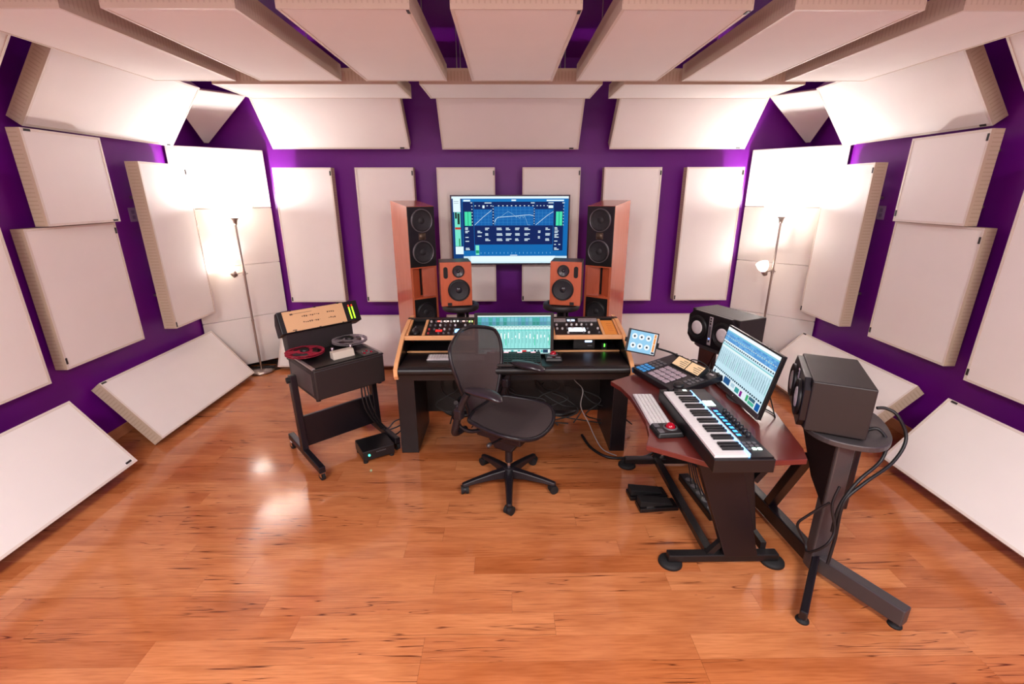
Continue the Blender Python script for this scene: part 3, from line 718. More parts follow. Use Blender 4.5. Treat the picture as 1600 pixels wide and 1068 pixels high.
MB().b2((0.0, 0.0, 0), (0.095, 0.235, 0.022)).build('cover', mat('orange_card', (236, 150, 60), 0.5), t, bevel=0.003)
for k in range(5): MB().b2((0.035, 0.06 + k * 0.028, 0.022), (0.075, 0.064 + k * 0.028, 0.0226)).build('print_line', mat('brown_ink', (196, 100, 40), 0.6), t)
t = thing('computer_mouse', 'black computer mouse in the leftmost desk bay', 'mouse', (-0.705, 3.46, 0.896)); t.rotation_euler = (0.22, 0, 0.1)
MB().grid(lambda u, v: Vector((0.032 * math.cos(2 * PI * u) * math.sin(PI * v / 2 + 0.001), 0.055 * math.sin(2 * PI * u) * math.sin(PI * v / 2 + 0.001), 0.034 * math.cos(PI * v / 2) ** 0.7)), 20, 8).build('body', m_black, t)
MB().cyl((-0.004, 0.03, 0.03), (0.004, 0.03, 0.03), 0.008, 12).build('scroll_wheel', kg, t)
# small black unit with a blue readout on the shelf
t = thing('readout_box', 'small black box with a glowing blue readout under the right desk bay', 'audio gear', (0.61, 3.47, 0.7605))
MB().b2((-0.085, -0.03, 0.0), (0.085, 0.12, 0.078)).build('case', m_black, t, bevel=0.004)
MB().b2((0.005, -0.032, 0.055), (0.06, -0.03, 0.068)).build('readout', mat('blue_readout', (190, 215, 255), emit=(190, 215, 255), estr=2.2), t)
for k in range(4): MB().b2((0.028 + k * 0.009, -0.0315, 0.022), (0.035 + k * 0.009, -0.03, 0.03)).build('print_mark', kg, t)
t = thing('green_lamp', 'tiny green indicator lamp under the right desk rail', 'indicator', (0.765, 3.42, 0.7605))
MB().b2((-0.02, 0, 0), (0.02, 0.05, 0.05)).build('case', m_black, t); MB().b2((-0.004, -0.003, 0.022), (0.004, 0, 0.046)).build('lens', mat('green_led', (80, 255, 60), emit=(80, 255, 60), estr=2.5), t)

# DAW pictures -------------------------------------------------------------
def daw(kind, seed, n):
    rr = random.Random(seed); Q = []
    if kind == 'teal':
        Q.append((0, 0, 1, 1, (150, 226, 222))); Q.append((0, 0, 1, 0.03, (235, 248, 246)))
        Q.append((0, 0.03, 1, 0.27, (96, 178, 186))); Q.append((0, 0.27, 1, 0.36, (214, 246, 242))); Q.append((0, 0.36, 1, 0.40, (120, 214, 208)))
        for k in range(n):
            x = k / n; c = rr.choice([(104, 170, 200), (70, 170, 160), (120, 190, 205), (84, 176, 176)])
            Q.append((x + 0.004, 0.06, x + 1 / n - 0.004, 0.15, c)); Q.append((x + 0.004, 0.16, x + 1 / n - 0.004, 0.25, tuple(int(v * 0.85) for v in c)))
            Q.append((x, 0.03, x + 0.003, 0.85, (46, 120, 124)))
            Q.append((x + 0.35 / n, 0.42, x + 0.42 / n, 0.72, (40, 110, 112))); Q.append((x + 0.24 / n, 0.5 + rr.uniform(-0.06, 0.12), x + 0.55 / n, 0.56 + rr.uniform(0.0, 0.1), (235, 250, 248)))
            if rr.random() < 0.3: Q.append((x + 0.6 / n, 0.5, x + 0.8 / n, 0.78, (60, 206, 160)))
            Q.append((x + 0.2 / n, 0.285, x + 0.8 / n, 0.30, (60, 120, 124)))
        Q.append((0, 0.86, 1, 0.885, (20, 70, 74))); Q.append((0, 0.885, 1, 1, (190, 232, 232)))
        for k in range(22):
            x = k / 22; Q.append((x + 0.004, 0.9, x + 0.034, 0.97, rr.choice([(30, 90, 96), (220, 245, 245), (90, 180, 180), (240, 250, 250), (24, 60, 70)])))
        Q.append((0.61, 0.905, 0.67, 0.975, (220, 60, 60))); Q.append((0.9, 0.89, 0.97, 0.98, (30, 60, 90)))
    else:
        Q.append((0, 0, 1, 1, (196, 228, 240))); Q.append((0, 0, 1, 0.06, (244, 250, 252)))
        Q.append((0, 0.06, 1, 0.25, (92, 156, 214))); Q.append((0, 0.065, 1, 0.085, (126, 204, 220)))
        for k in range(n):
            x = k / n
            for r in range(4): Q.append((x + 0.003, 0.095 + r * 0.037, x + 1 / n - 0.003, 0.122 + r * 0.037, rr.choice([(110, 172, 224), (84, 146, 208), (120, 186, 228)])))
            Q.append((x + 0.003, 0.165, x + 0.6 / n, 0.175, (230, 230, 190)))
            Q.append((x + 0.2 / n, 0.275, x + 0.75 / n, 0.30, (30, 40, 52)))
            Q.append((x + 0.3 / n, 0.40, x + 0.42 / n, 0.68, (92, 120, 134))); Q.append((x + 0.55 / n, 0.46 + rr.uniform(0, 0.1), x + 0.66 / n, 0.70, rr.choice([(60, 90, 100), (80, 200, 160), (110, 140, 150)])))
            Q.append((x, 0.40, x + 0.0016, 0.78, (150, 190, 204)))
        Q.append((0, 0.25, 1, 0.272, (236, 248, 250))); Q.append((0, 0.33, 1, 0.345, (96, 190, 196))); Q.append((0, 0.345, 1, 0.385, (226, 244, 246)))
        for k in range(n): Q.append((k / n + 0.003, 0.80, (k + 0.72) / n, 0.83, (26, 36, 50)))
        Q.append((0.0, 0.84, 1, 1, (222, 236, 242)))
        for (a, b, c2, d2, cc) in ((0.03, 0.87, 0.06, 0.94, (60, 90, 110)), (0.27, 0.85, 0.40, 0.97, (40, 88, 140)), (0.43, 0.87, 0.50, 0.94, (170, 200, 214)), (0.52, 0.88, 0.60, 0.97, (60, 150, 150)), (0.62, 0.88, 0.66, 0.98, (130, 20, 130)), (0.74, 0.86, 0.78, 0.97, (60, 170, 110)), (0.79, 0.85, 0.90, 0.91, (60, 100, 120)), (0.79, 0.92, 0.9, 0.98, (80, 180, 150)), (0.92, 0.86, 0.99, 0.99, (20, 90, 160))): Q.append((a, b, c2, d2, cc))
    return Q

# ------------------------------------------------------------------ things on the desk
t = thing('desk_monitor', 'black monitor on the studio desk showing a teal mixer', 'monitor', (0.058, 3.275, 0.7605))
tl = Matrix.Rotation(R_(-5), 4, 'X')
mw, mh = 0.585, 0.318
Mm = Matrix.Translation((0, -0.02, 0.015)) @ tl
MB().box((0, 0.012, mh / 2), (mw, 0.024, mh), M=Mm).build('housing', m_black, t, bevel=0.003)
ui('screen', t, mw - 0.05, mh - 0.03, daw('teal', 4, 20), Mm @ Matrix.Translation((0, -0.0008, 0.012)), strength=1.0)
MB().box((0, 0.04, 0.10), (0.07, 0.03, 0.18), M=Mm).build('neck', m_black, t)
MB().b2((-0.11, -0.02, 0), (0.11, 0.085, 0.012)).build('foot', m_black, t, bevel=0.003)

def keyboard(label, loc, rz, w=0.42, d=0.115):
    t = thing('computer_keyboard', label, 'keyboard', loc, rz, 'white keyboards')
    MB().b2((-w / 2, -d / 2, 0), (w / 2, d / 2, 0.009)).build('tray', mat('keyboard_tray', (196, 190, 190), 0.4), t, bevel=0.003)
    km = MB().b2((-0.0085, -0.0075, 0), (0.0085, 0.0075, 0.004)).mesh('key'); km.materials.append(m_white)
    wide = MB().b2((-0.05, -0.0075, 0), (0.05, 0.0075, 0.004)).mesh('key'); wide.materials.append(m_white)
    cols = int((w - 0.02) / 0.0205)
    for r in range(5):
        for k in range(cols):
            x = -w / 2 + 0.012 + 0.0095 + k * 0.0205; yv = -d / 2 + 0.014 + r * 0.0212
            if r == 0 and 4 <= k <= 8:
                if k != 6: continue
                me = wide
            else: me = km
            o = bpy.data.objects.new('key', me); col.objects.link(o); o.parent = t; o.location = (x, yv, 0.009)
    return t
keyboard('white computer keyboard on the studio desk behind the chair back', (-0.375, 3.245, 0.7605), 0)

def trackball(label, loc, rz):
    t = thing('trackball', label, 'trackball', loc, rz, 'trackballs with red balls')
    MB().add([(x, yv, z) for z, s in ((0, 1.0), (0.028, 0.86)) for x, yv in ((-0.065 * s, -0.07 * s), (0.065 * s, -0.07 * s), (0.065 * s, 0.075 * s), (-0.065 * s, 0.075 * s))],
             [(3, 2, 1, 0), (4, 5, 6, 7), (0, 1, 5, 4), (1, 2, 6, 5), (2, 3, 7, 6), (3, 0, 4, 7)]).build('base', m_black, t, bevel=0.008)
    MB().lathe([(0.036, 0.026), (0.034, 0.034), (0.029, 0.034)], Matrix.Translation((0, 0.02, 0)), 28).build('scroll_ring', kg, t)
    MB().lathe([(0.025 * math.cos(a), 0.03 + 0.025 * math.sin(a)) for a in [R_(-40 + 13 * k) for k in range(11)]], Matrix.Translation((0, 0.02, 0)), 24).build('ball', mat('ruby_ball', (160, 10, 32), 0.12), t)
    for sx in (-1, 1): MB().b2((sx * 0.012, -0.058, 0.026), (sx * 0.05, -0.03, 0.031)).build('button', kg, t, bevel=0.003)
    return t
trackball('black trackball with red ball on the studio desk beside the monitor', (0.345, 3.215, 0.7605), 0)
# control surface in front of the desk monitor
t = thing('control_surface', 'grey control surface with dark keys in front of the desk monitor', 'controller', (0.0, 3.14, 0.7605))
MB().add([(x, yv, z) for x in (-0.145, 0.25) for yv, z in ((-0.09, 0), (0.10, 0), (0.10, 0.05), (-0.09, 0.018))], [(0, 1, 2, 3), (4, 7, 6, 5), (0, 4, 5, 1), (1, 5, 6, 2), (2, 6, 7, 3), (3, 7, 4, 0)]).build('case', m_grey, t, bevel=0.004)
kk = MB().b2((-0.011, -0.009, 0), (0.011, 0.009, 0.006)).mesh('key_cap'); kk.materials.append(m_black)
ksl = math.atan2(0.032, 0.19)
for r in range(5):
    for k in range(13):
        yv = -0.055 + r * 0.026; o = bpy.data.objects.new('key_cap', kk); col.objects.link(o); o.parent = t; o.location = (-0.125 + k * 0.0295, yv, 0.019 + (yv + 0.09) * 0.168); o.rotation_euler = (ksl, 0, 0)
for k in range(4): MB().b2((-0.12 + k * 0.1, 0.08, 0.047), (-0.085 + k * 0.1, 0.09, 0.0515)).build('lit_key', mat('pink_glow', (240, 190, 200), emit=(240, 190, 200), estr=0.6), t)

# ------------------------------------------------------------------ office chair (local forward = +y)
CH = R_(-30.7 - 90)
t = thing('office_chair', 'black mesh office chair turned towards the right desk', 'office chair', (0.012, 2.76, 0), CH)
a0 = R_(-90) - CH
MB().lathe([(0, 0.14), (0.035, 0.14), (0.045, 0.12), (0.05, 0.075), (0.03, 0.06), (0, 0.06)], n=24).build('hub', m_chair, t)
for k in range(5):
    a = a0 + 2 * PI * k / 5; d = Vector((math.cos(a), math.sin(a), 0)); sd = Vector((-d.y, d.x, 0))
    def sec(r, wd, z0, z1): return [d * r + sd * wd + Vector((0, 0, z0)), d * r - sd * wd + Vector((0, 0, z0)), d * r - sd * wd * 0.72 + Vector((0, 0, z1)), d * r + sd * wd * 0.72 + Vector((0, 0, z1))]
    m = MB(); S_ = [sec(0.03, 0.034, 0.07, 0.135), sec(0.12, 0.028, 0.075, 0.122), sec(0.24, 0.023, 0.068, 0.10), sec(0.318, 0.020, 0.058, 0.082), sec(0.33, 0.014, 0.06, 0.078)]
    vs = [p for q in S_ for p in q]; fs = [(3, 2, 1, 0), tuple(range(16, 20))]
    for i in range(4):
        for j in range(4): fs.append((i * 4 + j, i * 4 + (j + 1) % 4, (i + 1) * 4 + (j + 1) % 4, (i + 1) * 4 + j))
    lg = m.add(vs, fs).build('leg', m_chair, t, bevel=0.006)
    cc = d * 0.312 + Vector((0, 0, 0.03)); ca = a + 0.9 + k * 1.3; ax = Vector((math.cos(ca), math.sin(ca), 0))
    cs = MB(); cs.cyl(cc + ax * 0.006, cc + ax * 0.026, 0.0295, 22); cs.cyl(cc - ax * 0.026, cc - ax * 0.006, 0.0295, 22)
    cas = cs.build('caster', m_rubber, t, bevel=0.003)
    hd2 = MB(); hd2.cyl(cc - ax * 0.007, cc + ax * 0.007, 0.024, 16); hd2.cyl(cc + Vector((0, 0, 0.01)), cc + Vector((0, 0, 0.045)), 0.007, 10); hd2.build('caster_fork', m_chair, cas)
MB().cyl((0, 0, 0.12), (0, 0, 0.27), 0.014, 18).build('gas_piston', m_chrome, t)
MB().cyl((0, 0, 0.185), (0, 0, 0.42), 0.026, 18).build('gas_cylinder', m_chair, t)
mm = MB(); mm.b2((-0.11, -0.19, 0.385), (0.11, 0.15, 0.475)); mm.add([(x, yv, z) for x in (-0.075, 0.075) for yv, z in ((-0.14, 0.39), (0.12, 0.39), (0.06, 0.30), (-0.07, 0.30))], [(0, 1, 2, 3), (4, 7, 6, 5), (0, 4, 5, 1), (1, 5, 6, 2), (2, 6, 7, 3), (3, 7, 4, 0)])
mm.build('tilt_mechanism', m_chair, t, bevel=0.012)
for sx in (-1, 1):
    MB().tube([(sx * 0.07, 0.02, 0.42), (sx * 0.16, 0.0, 0.415), (sx * 0.215, -0.01, 0.42)], 0.007, 8).build('lever', m_chair, t)
    MB().lathe([(0, -0.02), (0.012, -0.016), (0.014, 0.0), (0.012, 0.018), (0, 0.022)], axisM((sx * 0.225, -0.01, 0.42), (1, 0, 0)), 14).build('knob', m_alu, t)
    MB().beam((sx * 0.07, 0.05, 0.435), (sx * 0.19, 0.09, 0.522), 0.04, 0.03).build('seat_arm', m_chair, t, bevel=0.005)
    MB().tube([(sx * 0.08, -0.13, 0.43), (sx * 0.17, -0.2, 0.44), (sx * 0.215, -0.255, 0.50), (sx * 0.185, -0.275, 0.62)], 0.014, 10).build('back_strut', m_chair, t)
# seat: woven pan with a waterfall front
def seat_half(v):          # half width along the depth, v=0 rear .. 1 front
    if v < 0.16: return 0.225 * (1 - (1 - v / 0.16) ** 2.6 * 0.62)
    if v < 0.62: return 0.225 + 0.04 * math.sin((v - 0.16) / 0.46 * PI / 2)
    return max(0.02, 0.265 * (1 - ((v - 0.62) / 0.38) ** 2.8) ** (1 / 2.3))
def seat_pt(u, v, lift=0.0):
    wv = seat_half(v); x = (2 * u - 1) * wv; yv = -0.215 + 0.49 * v
    z = 0.54 - 0.022 * (1 - (2 * u - 1) ** 2) * math.sin(PI * min(1, v * 1.05)) - (0.05 * max(0, (v - 0.72) / 0.28) ** 2) + 0.012 * (1 - v)
    return Vector((x, yv, z + lift))
m_mesh = bpy.data.materials.new('pellicle_weave'); m_mesh.use_nodes = True
nt = m_mesh.node_tree; bb = nt.nodes['Principled BSDF']; bb.inputs['Base Color'].default_value = L4((74, 61, 60)); bb.inputs['Roughness'].default_value = 0.6
tcn = nt.nodes.new('ShaderNodeTexCoord'); wv1 = nt.nodes.new('ShaderNodeTexWave'); wv1.bands_direction = 'X'; wv1.inputs['Scale'].default_value = 60; wv2 = nt.nodes.new('ShaderNodeTexWave'); wv2.bands_direction = 'Z'; wv2.inputs['Scale'].default_value = 60
nt.links.new(tcn.outputs['Object'], wv1.inputs[0]); nt.links.new(tcn.outputs['Object'], wv2.inputs[0])
mxn = nt.nodes.new('ShaderNodeMath'); mxn.operation = 'MAXIMUM'; nt.links.new(wv1.outputs['Fac'], mxn.inputs[0]); nt.links.new(wv2.outputs['Fac'], mxn.inputs[1])
gt = nt.nodes.new('ShaderNodeMapRange'); gt.inputs[1].default_value = 0.2; gt.inputs[2].default_value = 0.5; gt.inputs[3].default_value = 0.72; gt.inputs[4].default_value = 1.0
nt.links.new(mxn.outputs[0], gt.inputs[0]); nt.links.new(gt.outputs[0], bb.inputs['Alpha'])
m_seat = mat('seat_weave', (58, 47, 47), 0.65, noise=0.06, nscale=60, bump=0.25, bscale=500)
cs_ = lambda q: 0.5 - 0.5 * math.cos(PI * q)
MB().grid(lambda u, v: seat_pt(u, cs_(v)), 24, 40).build('seat', m_seat, t, solid=0.012)
rim = [seat_pt(0, cs_(k / 24), -0.006) for k in range(24)] + [seat_pt(1, cs_(1 - k / 24), -0.006) for k in range(25)] + [seat_pt(1 - u / 6, 0, -0.006) for u in range(1, 6)]
MB().tube(rim, 0.014, 8, closed=True, res=2).build('seat_frame', m_chair, t)
# backrest
def bk_half(v):
    pts = [(0.0, 0.15), (0.1, 0.175), (0.3, 0.215), (0.5, 0.255), (0.7, 0.282), (0.82, 0.277), (0.91, 0.242), (0.965, 0.178), (1.0, 0.08)]
    for (a, b), (c2, d2) in zip(pts[:-1], pts[1:]):
        if a <= v <= c2: return b + (d2 - b) * (v - a) / (c2 - a)
    return 0.07
def bk_pt(u, v):
    x = (2 * u - 1) * bk_half(v); z = 0.535 + 0.54 * v
    yv = -0.205 - 0.105 * v - 0.02 * math.sin(PI * v) * -1.2 + 0.055 * (2 * u - 1) ** 2 * (bk_half(v) / 0.25) - 0.03
    return Vector((x, yv, z))
MB().grid(bk_pt, 24, 34).build('backrest', m_mesh, t)
rim = [bk_pt(0, k / 24) for k in range(25)] + [bk_pt(u / 6, 1) for u in range(1, 6)] + [bk_pt(1, 1 - k / 24) for k in range(25)] + [bk_pt(1 - u / 6, 0) for u in range(1, 6)]
MB().tube(rim[::2], 0.0125, 8, closed=True, res=3).build('back_frame', m_chair, t)
MB().tube([(-0.17, -0.30, 0.62), (-0.09, -0.335, 0.60), (0, -0.345, 0.60), (0.09, -0.335, 0.60), (0.17, -0.30, 0.62)], 0.016, 8).build('lumbar_bar', m_chair, t)
for sx in (-1, 1):
    post = MB(); post.tube([(sx * 0.16, -0.235, 0.45), (sx * 0.265, -0.24, 0.46), (sx * 0.29, -0.22, 0.52), (sx * 0.285, -0.17, 0.68), (sx * 0.283, -0.12, 0.772)], 0.02, 10, radii=[0.018, 0.022, 0.024, 0.022, 0.02]); ap = post.build('arm_post', m_chair, t)
    MB().box((sx * 0.287, -0.19, 0.62), (0.05, 0.055, 0.07)).build('arm_clamp', m_chair, ap, bevel=0.01)
    def pad(u, v, sx=sx):
        # capsule-like arm pad: u around, v along
        L_ = 0.27; yv = -0.145 + L_ * v
        wd = 0.048 * (math.sin(PI * min(max(v, 0.0), 1)) ** 0.35 if 0 < v < 1 else 0.0) * (0.8 + 0.3 * v); th2 = 0.027 * (math.sin(PI * v) ** 0.4 if 0 < v < 1 else 0)
        an = 2 * PI * u; curve = sx * -0.012 * math.sin(PI * v)
        return Vector((sx * 0.283 + curve + wd * math.cos(an), yv, 0.792 + th2 * math.sin(an) - 0.02 * max(0, v - 0.6) ** 2 * 6))
    MB().grid(pad, 18, 20).build('arm_pad', mat('arm_pad_rubber', (44, 37, 42), 0.28), t)

# ------------------------------------------------------------------ tape machine on its wheeled stand (local front = -y)
t = thing('tape_machine_stand', 'black steel stand on four casters carrying the tape machine', 'stand', (-1.281, 3.283, 0), R_(42.5))
sx0 = -0.025
for sx in (-1, 1):
    x = sx0 + sx * 0.295
    lg = MB().beam((x, -0.02, 0.10), (x, 0.02, 0.70), 0.045, 0.055, up=(0, 1, 0)).build('upright', m_dark, t, bevel=0.005)
    ft = MB(); ft.beam((x, -0.335, 0.085), (x, 0.27, 0.115), 0.045, 0.05); ft.build('foot_bar', m_dark, t, bevel=0.006)
    for yv in (-0.325, 0.255):
        cc = Vector((x, yv + 0.012, 0.0275)); ax = Vector((1, 0.2, 0)).normalized()
        cs = MB().cyl(cc - ax * 0.011, cc + ax * 0.011, 0.0275, 22).build('caster', m_rubber, t, bevel=0.003)
        fk = MB(); fk.b2((x - 0.017, yv - 0.012, 0.03), (x - 0.0135, yv + 0.022, 0.062)).b2((x + 0.0135, yv - 0.012, 0.03), (x + 0.017, yv + 0.022, 0.062)).b2((x - 0.017, yv - 0.014, 0.06), (x + 0.017, yv + 0.022, 0.066)); fk.build('caster_fork', m_chrome, cs)
    kn = MB(); kn.cyl((x - sx * 0.02, 0.02, 0.665), (x + sx * 0.04, 0.02, 0.665), 0.022, 18); kn.build('pivot_knob', m_rubber, lg)
MB().b2((sx0 - 0.275, -0.015, 0.13), (sx0 + 0.275, 0.01, 0.375)).build('modesty_panel', m_dark, t, bevel=0.003)

t = thing('tape_machine', 'grey reel to reel tape machine with a tan meter panel', 'tape machine', (-1.281, 3.283, 0.561), R_(43.2))
bw, bd, bh = 0.525, 0.487, 0.222
cab = MB().b2((-bw / 2, -bd / 2, 0), (bw / 2, bd / 2, bh)).build('cabinet', m_grey, t, bevel=0.012)
for yv in (-bd / 2 + 0.02, ):
    for sx in (-1, 1): MB().cyl((sx * 0.235, -bd / 2 + 0.05, -0.02), (sx * 0.235, -bd / 2 + 0.05, 0.002), 0.016, 14).build('rubber_foot', m_rubber, t)
MB().b2((-bw / 2 + 0.02, -bd / 2 + 0.035, bh), (bw / 2 - 0.02, bd / 2 - 0.02, bh + 0.008)).build('deck_plate', m_black, t)
m_silver = mat('silver_trim', (180, 172, 168), 0.35, 0.7)
MB().b2((-bw / 2, -bd / 2 - 0.002, bh - 0.004), (bw / 2, -bd / 2 + 0.014, bh + 0.008)).build('front_trim', m_grey, t, bevel=0.004)
for sx in (-1, 1): MB().b2((sx * (bw / 2 - 0.022), -bd / 2 + 0.014, bh - 0.002), (sx * (bw / 2), bd / 2, bh + 0.012)).build('side_trim', m_silver, t, bevel=0.003)
MB().b2((-bw / 2 - 0.0015, -bd / 2 + 0.05, 0.03), (-bw / 2 + 0.001, bd / 2 - 0.05, bh - 0.04)).build('side_plate', mat('charcoal_light', (78, 68, 66), 0.5), t)
def reel(x, yv, z, r, m, label):
    o = MB(); n = 40
    Mr = Matrix.Translation((x, yv, z))
    # flange with three windows: spokes and rim
    for zz in (0.0, 0.012):
        for k in range(3):
            a0_ = 2 * PI * k / 3 + 0.4
            seg = []
            pts_o = [(r * math.cos(a0_ + 2 * PI / 3 * i / 12), r * math.sin(a0_ + 2 * PI / 3 * i / 12)) for i in range(13)]
            pts_m = [(0.86 * p[0], 0.86 * p[1]) for p in pts_o]
            pts_i = [(0.42 * p[0], 0.42 * p[1]) for p in pts_o]; pts_h = [(0.12 * p[0], 0.12 * p[1]) for p in pts_o]
            for i in range(12):
                for A_, B_ in ((pts_o, pts_m), (pts_i, pts_h)) + (((pts_m, pts_i),) if i < 4 else ()):
                    o.add([Mr @ Vector((q[0], q[1], zz)) for q in (A_[i], A_[i + 1], B_[i + 1], B_[i])], [(0, 1, 2, 3)])
    ob = o.build('tape_reel', m, None, solid=0.0018)
    tag(ob, label, 'tape reel', 'reels on the tape machine')
    return ob
TMX = t.matrix_basis if False else Matrix.Translation((-1.281, 3.283, 0.561)) @ Matrix.Rotation(R_(43.2), 4, 'Z')
for x, r, m, lab, yv in ((-0.195, 0.135, mat('red_reel', (168, 40, 62), 0.25), 'red metal tape reel on the left of the tape machine', 0.06), (0.155, 0.132, mat('smoke_reel', (158, 146, 148), 0.12, alpha=0.8), 'clear grey plastic tape reel on the right of the tape machine', 0.075)):
    zb = bh + (0.045 if x < 0 else 0.055)
    MB().cyl((x, yv, bh), (x, yv, zb - 0.002), 0.03, 20).build('turntable', m_black, t)
    MB().lathe([(0.032, zb - 0.561 * 0 + 0.016), (0.03, zb + 0.03), (0.012, zb + 0.034), (0, zb + 0.034)], Matrix.Translation((x, yv, 0)), 20).build('hub_clamp', m_black, t)
    ob = reel(0, 0, 0, r, m, lab); ob.matrix_world = TMX @ Matrix.Translation((x, yv, zb))
    tp = MB().lathe([(r * 0.14, 0.002), (r * 0.66, 0.002), (r * 0.66, 0.011), (r * 0.14, 0.011)], n=40).build('tape_pack', mat('tape_brown', (40, 26, 30), 0.35), ob)
hcv = MB(); hcv.add([(x2, y2, z2) for x2 in (-0.075, 0.085) for y2, z2 in ((-0.15, bh + 0.008), (-0.09, bh + 0.008), (-0.085, bh + 0.06), (-0.135, bh + 0.06))], [(0, 1, 2, 3), (4, 7, 6, 5), (0, 4, 5, 1), (1, 5, 6, 2), (2, 6, 7, 3), (3, 7, 4, 0)])
hcv.build('head_cover', mat('cream_plate', (206, 196, 180), 0.4), t, bevel=0.003)
for x, yv in ((-0.03, -0.03), (0.1, -0.055)): MB().lathe([(0.012, bh + 0.008), (0.012, bh + 0.06), (0.009, bh + 0.066), (0, bh + 0.066)], Matrix.Translation((x, yv, 0)), 16).build('tape_guide', m_chrome, t)
MB().b2((0.12, -bd / 2 + 0.03, bh + 0.008), (0.235, -0.08, bh + 0.018)).build('control_plate', mat('charcoal_light', (78, 68, 66)), t)
for k in range(5):
    for j in range(2): MB().b2((0.135 + k * 0.018, -bd / 2 + 0.05 + j * 0.035, bh + 0.018), (0.147 + k * 0.018, -bd / 2 + 0.068 + j * 0.035, bh + 0.024)).build('button', m_red if (k + j) % 3 == 0 else kg, t)
# neck and meter bridge
MB().add([(x2, y2, z2) for x2 in (-0.265, 0.245) for y2, z2 in ((0.19, 0.18), (0.265, 0.18), (0.30, 0.40), (0.20, 0.40))], [(0, 1, 2, 3), (4, 7, 6, 5), (0, 4, 5, 1), (1, 5, 6, 2), (2, 6, 7, 3), (3, 7, 4, 0)]).build('neck', m_grey, t, bevel=0.005)
hx0, hx1 = -0.295, 0.315
Hm = Matrix.Translation((0, 0.165, 0.40)) @ Matrix.Rotation(R_(-26), 4, 'X')
hb = MB().add([Hm @ Vector((x2, y2, z2)) for x2 in (hx0, hx1) for y2, z2 in ((0, 0), (0.13, 0.0), (0.12, 0.10), (0.06, 0.165), (0.0, 0.165))], [(0, 1, 2, 3, 4), (9, 8, 7, 6, 5), (0, 5, 6, 1), (1, 6, 7, 2), (2, 7, 8, 3), (3, 8, 9, 4), (4, 9, 5, 0)]).build('meter_bridge', m_black, t, bevel=0.004)
MB().add([Hm @ Vector((hx0 - 0.002, y2, z2)) for y2, z2 in ((0.015, 0.012), (0.118, 0.012), (0.11, 0.095), (0.055, 0.152), (0.015, 0.152))], [(0, 1, 2, 3, 4)]).build('end_cap', m_grey, hb)
MB().b2((hx0 + 0.035, -0.004, 0.006), (0.195, 0.002, 0.16), M=Hm).build('face_panel', m_tan, hb)
mk = mat('dark_print', (90, 64, 48), 0.5)
pr = MB(); rr = random.Random(9)
for zz, xs in ((0.105, [(-0.13, 0.0), (0.06, 0.12)]), (0.06, [(-0.13, 0.0), (0.06, 0.12)])):
    for a, b in xs:
        x = a
        while x < b: pr.b2((x, -0.0055, zz + rr.uniform(-0.004, 0.004)), (x + 0.009, -0.0035, zz + 0.006 + rr.uniform(-0.002, 0.004)), M=Hm); x += 0.015
pr.b2((-0.2, -0.0055, 0.135), (-0.05, -0.0035, 0.137), M=Hm); pr.b2((-0.21, -0.0055, 0.128), (-0.19, -0.0035, 0.14), M=Hm); pr.b2((-0.22, -0.0055, 0.012), (-0.19, -0.0035, 0.018), M=Hm)
o = pr.build('panel_print', mk, hb); o['kind'] = 'stuff'
for x in (-0.2, -0.02, 0.16):
    for zz in (0.004, 0.163): MB().box((x, -0.002, zz), (0.014, 0.012, 0.01), M=Hm).build('screw_lug', m_black, hb)
MB().b2((0.2, -0.004, 0.006), (hx1 - 0.004, 0.002, 0.16), M=Hm).build('meter_module', mat('charcoal_light', (78, 68, 66)) if False else m_dark, hb)
for k, x in enumerate((0.232, 0.258)):
    MB().b2((x, -0.0065, 0.02), (x + 0.010, -0.0045, 0.115), M=Hm).build('meter_bar', mat('meter_green', (150, 255, 40), emit=(150, 255, 40), estr=1.3), hb)
    MB().b2((x, -0.0065, 0.117), (x + 0.010, -0.0045, 0.135), M=Hm).build('meter_peak', mat('meter_red', (200, 60, 30), emit=(200, 60, 30), estr=0.8), hb)

# power supply box on the floor with a teal lamp
t = thing('power_supply', 'small black power supply box on the floor with a teal lamp', 'power supply', (-1.02, 3.17, 0), R_(32))
MB().b2((-0.12, -0.10, 0.022), (0.12, 0.12, 0.10)).build('case', m_black, t, bevel=0.005)
for x in (-0.1, 0.1):
    for yv in (-0.08, 0.1): MB().cyl((x, yv, 0), (x, yv, 0.024), 0.018, 14).build('rubber_foot', m_rubber, t)
MB().cyl((-0.075, -0.106, 0.065), (-0.075, -0.1, 0.065), 0.008, 14).build('indicator', mat('teal_led', (60, 235, 190), emit=(60, 235, 190), estr=2.5), t)
for k in range(7): MB().b2((-0.02 + k * 0.011, -0.1008, 0.072), (-0.013 + k * 0.011, -0.0998, 0.079)).build('print_mark', kg, t)

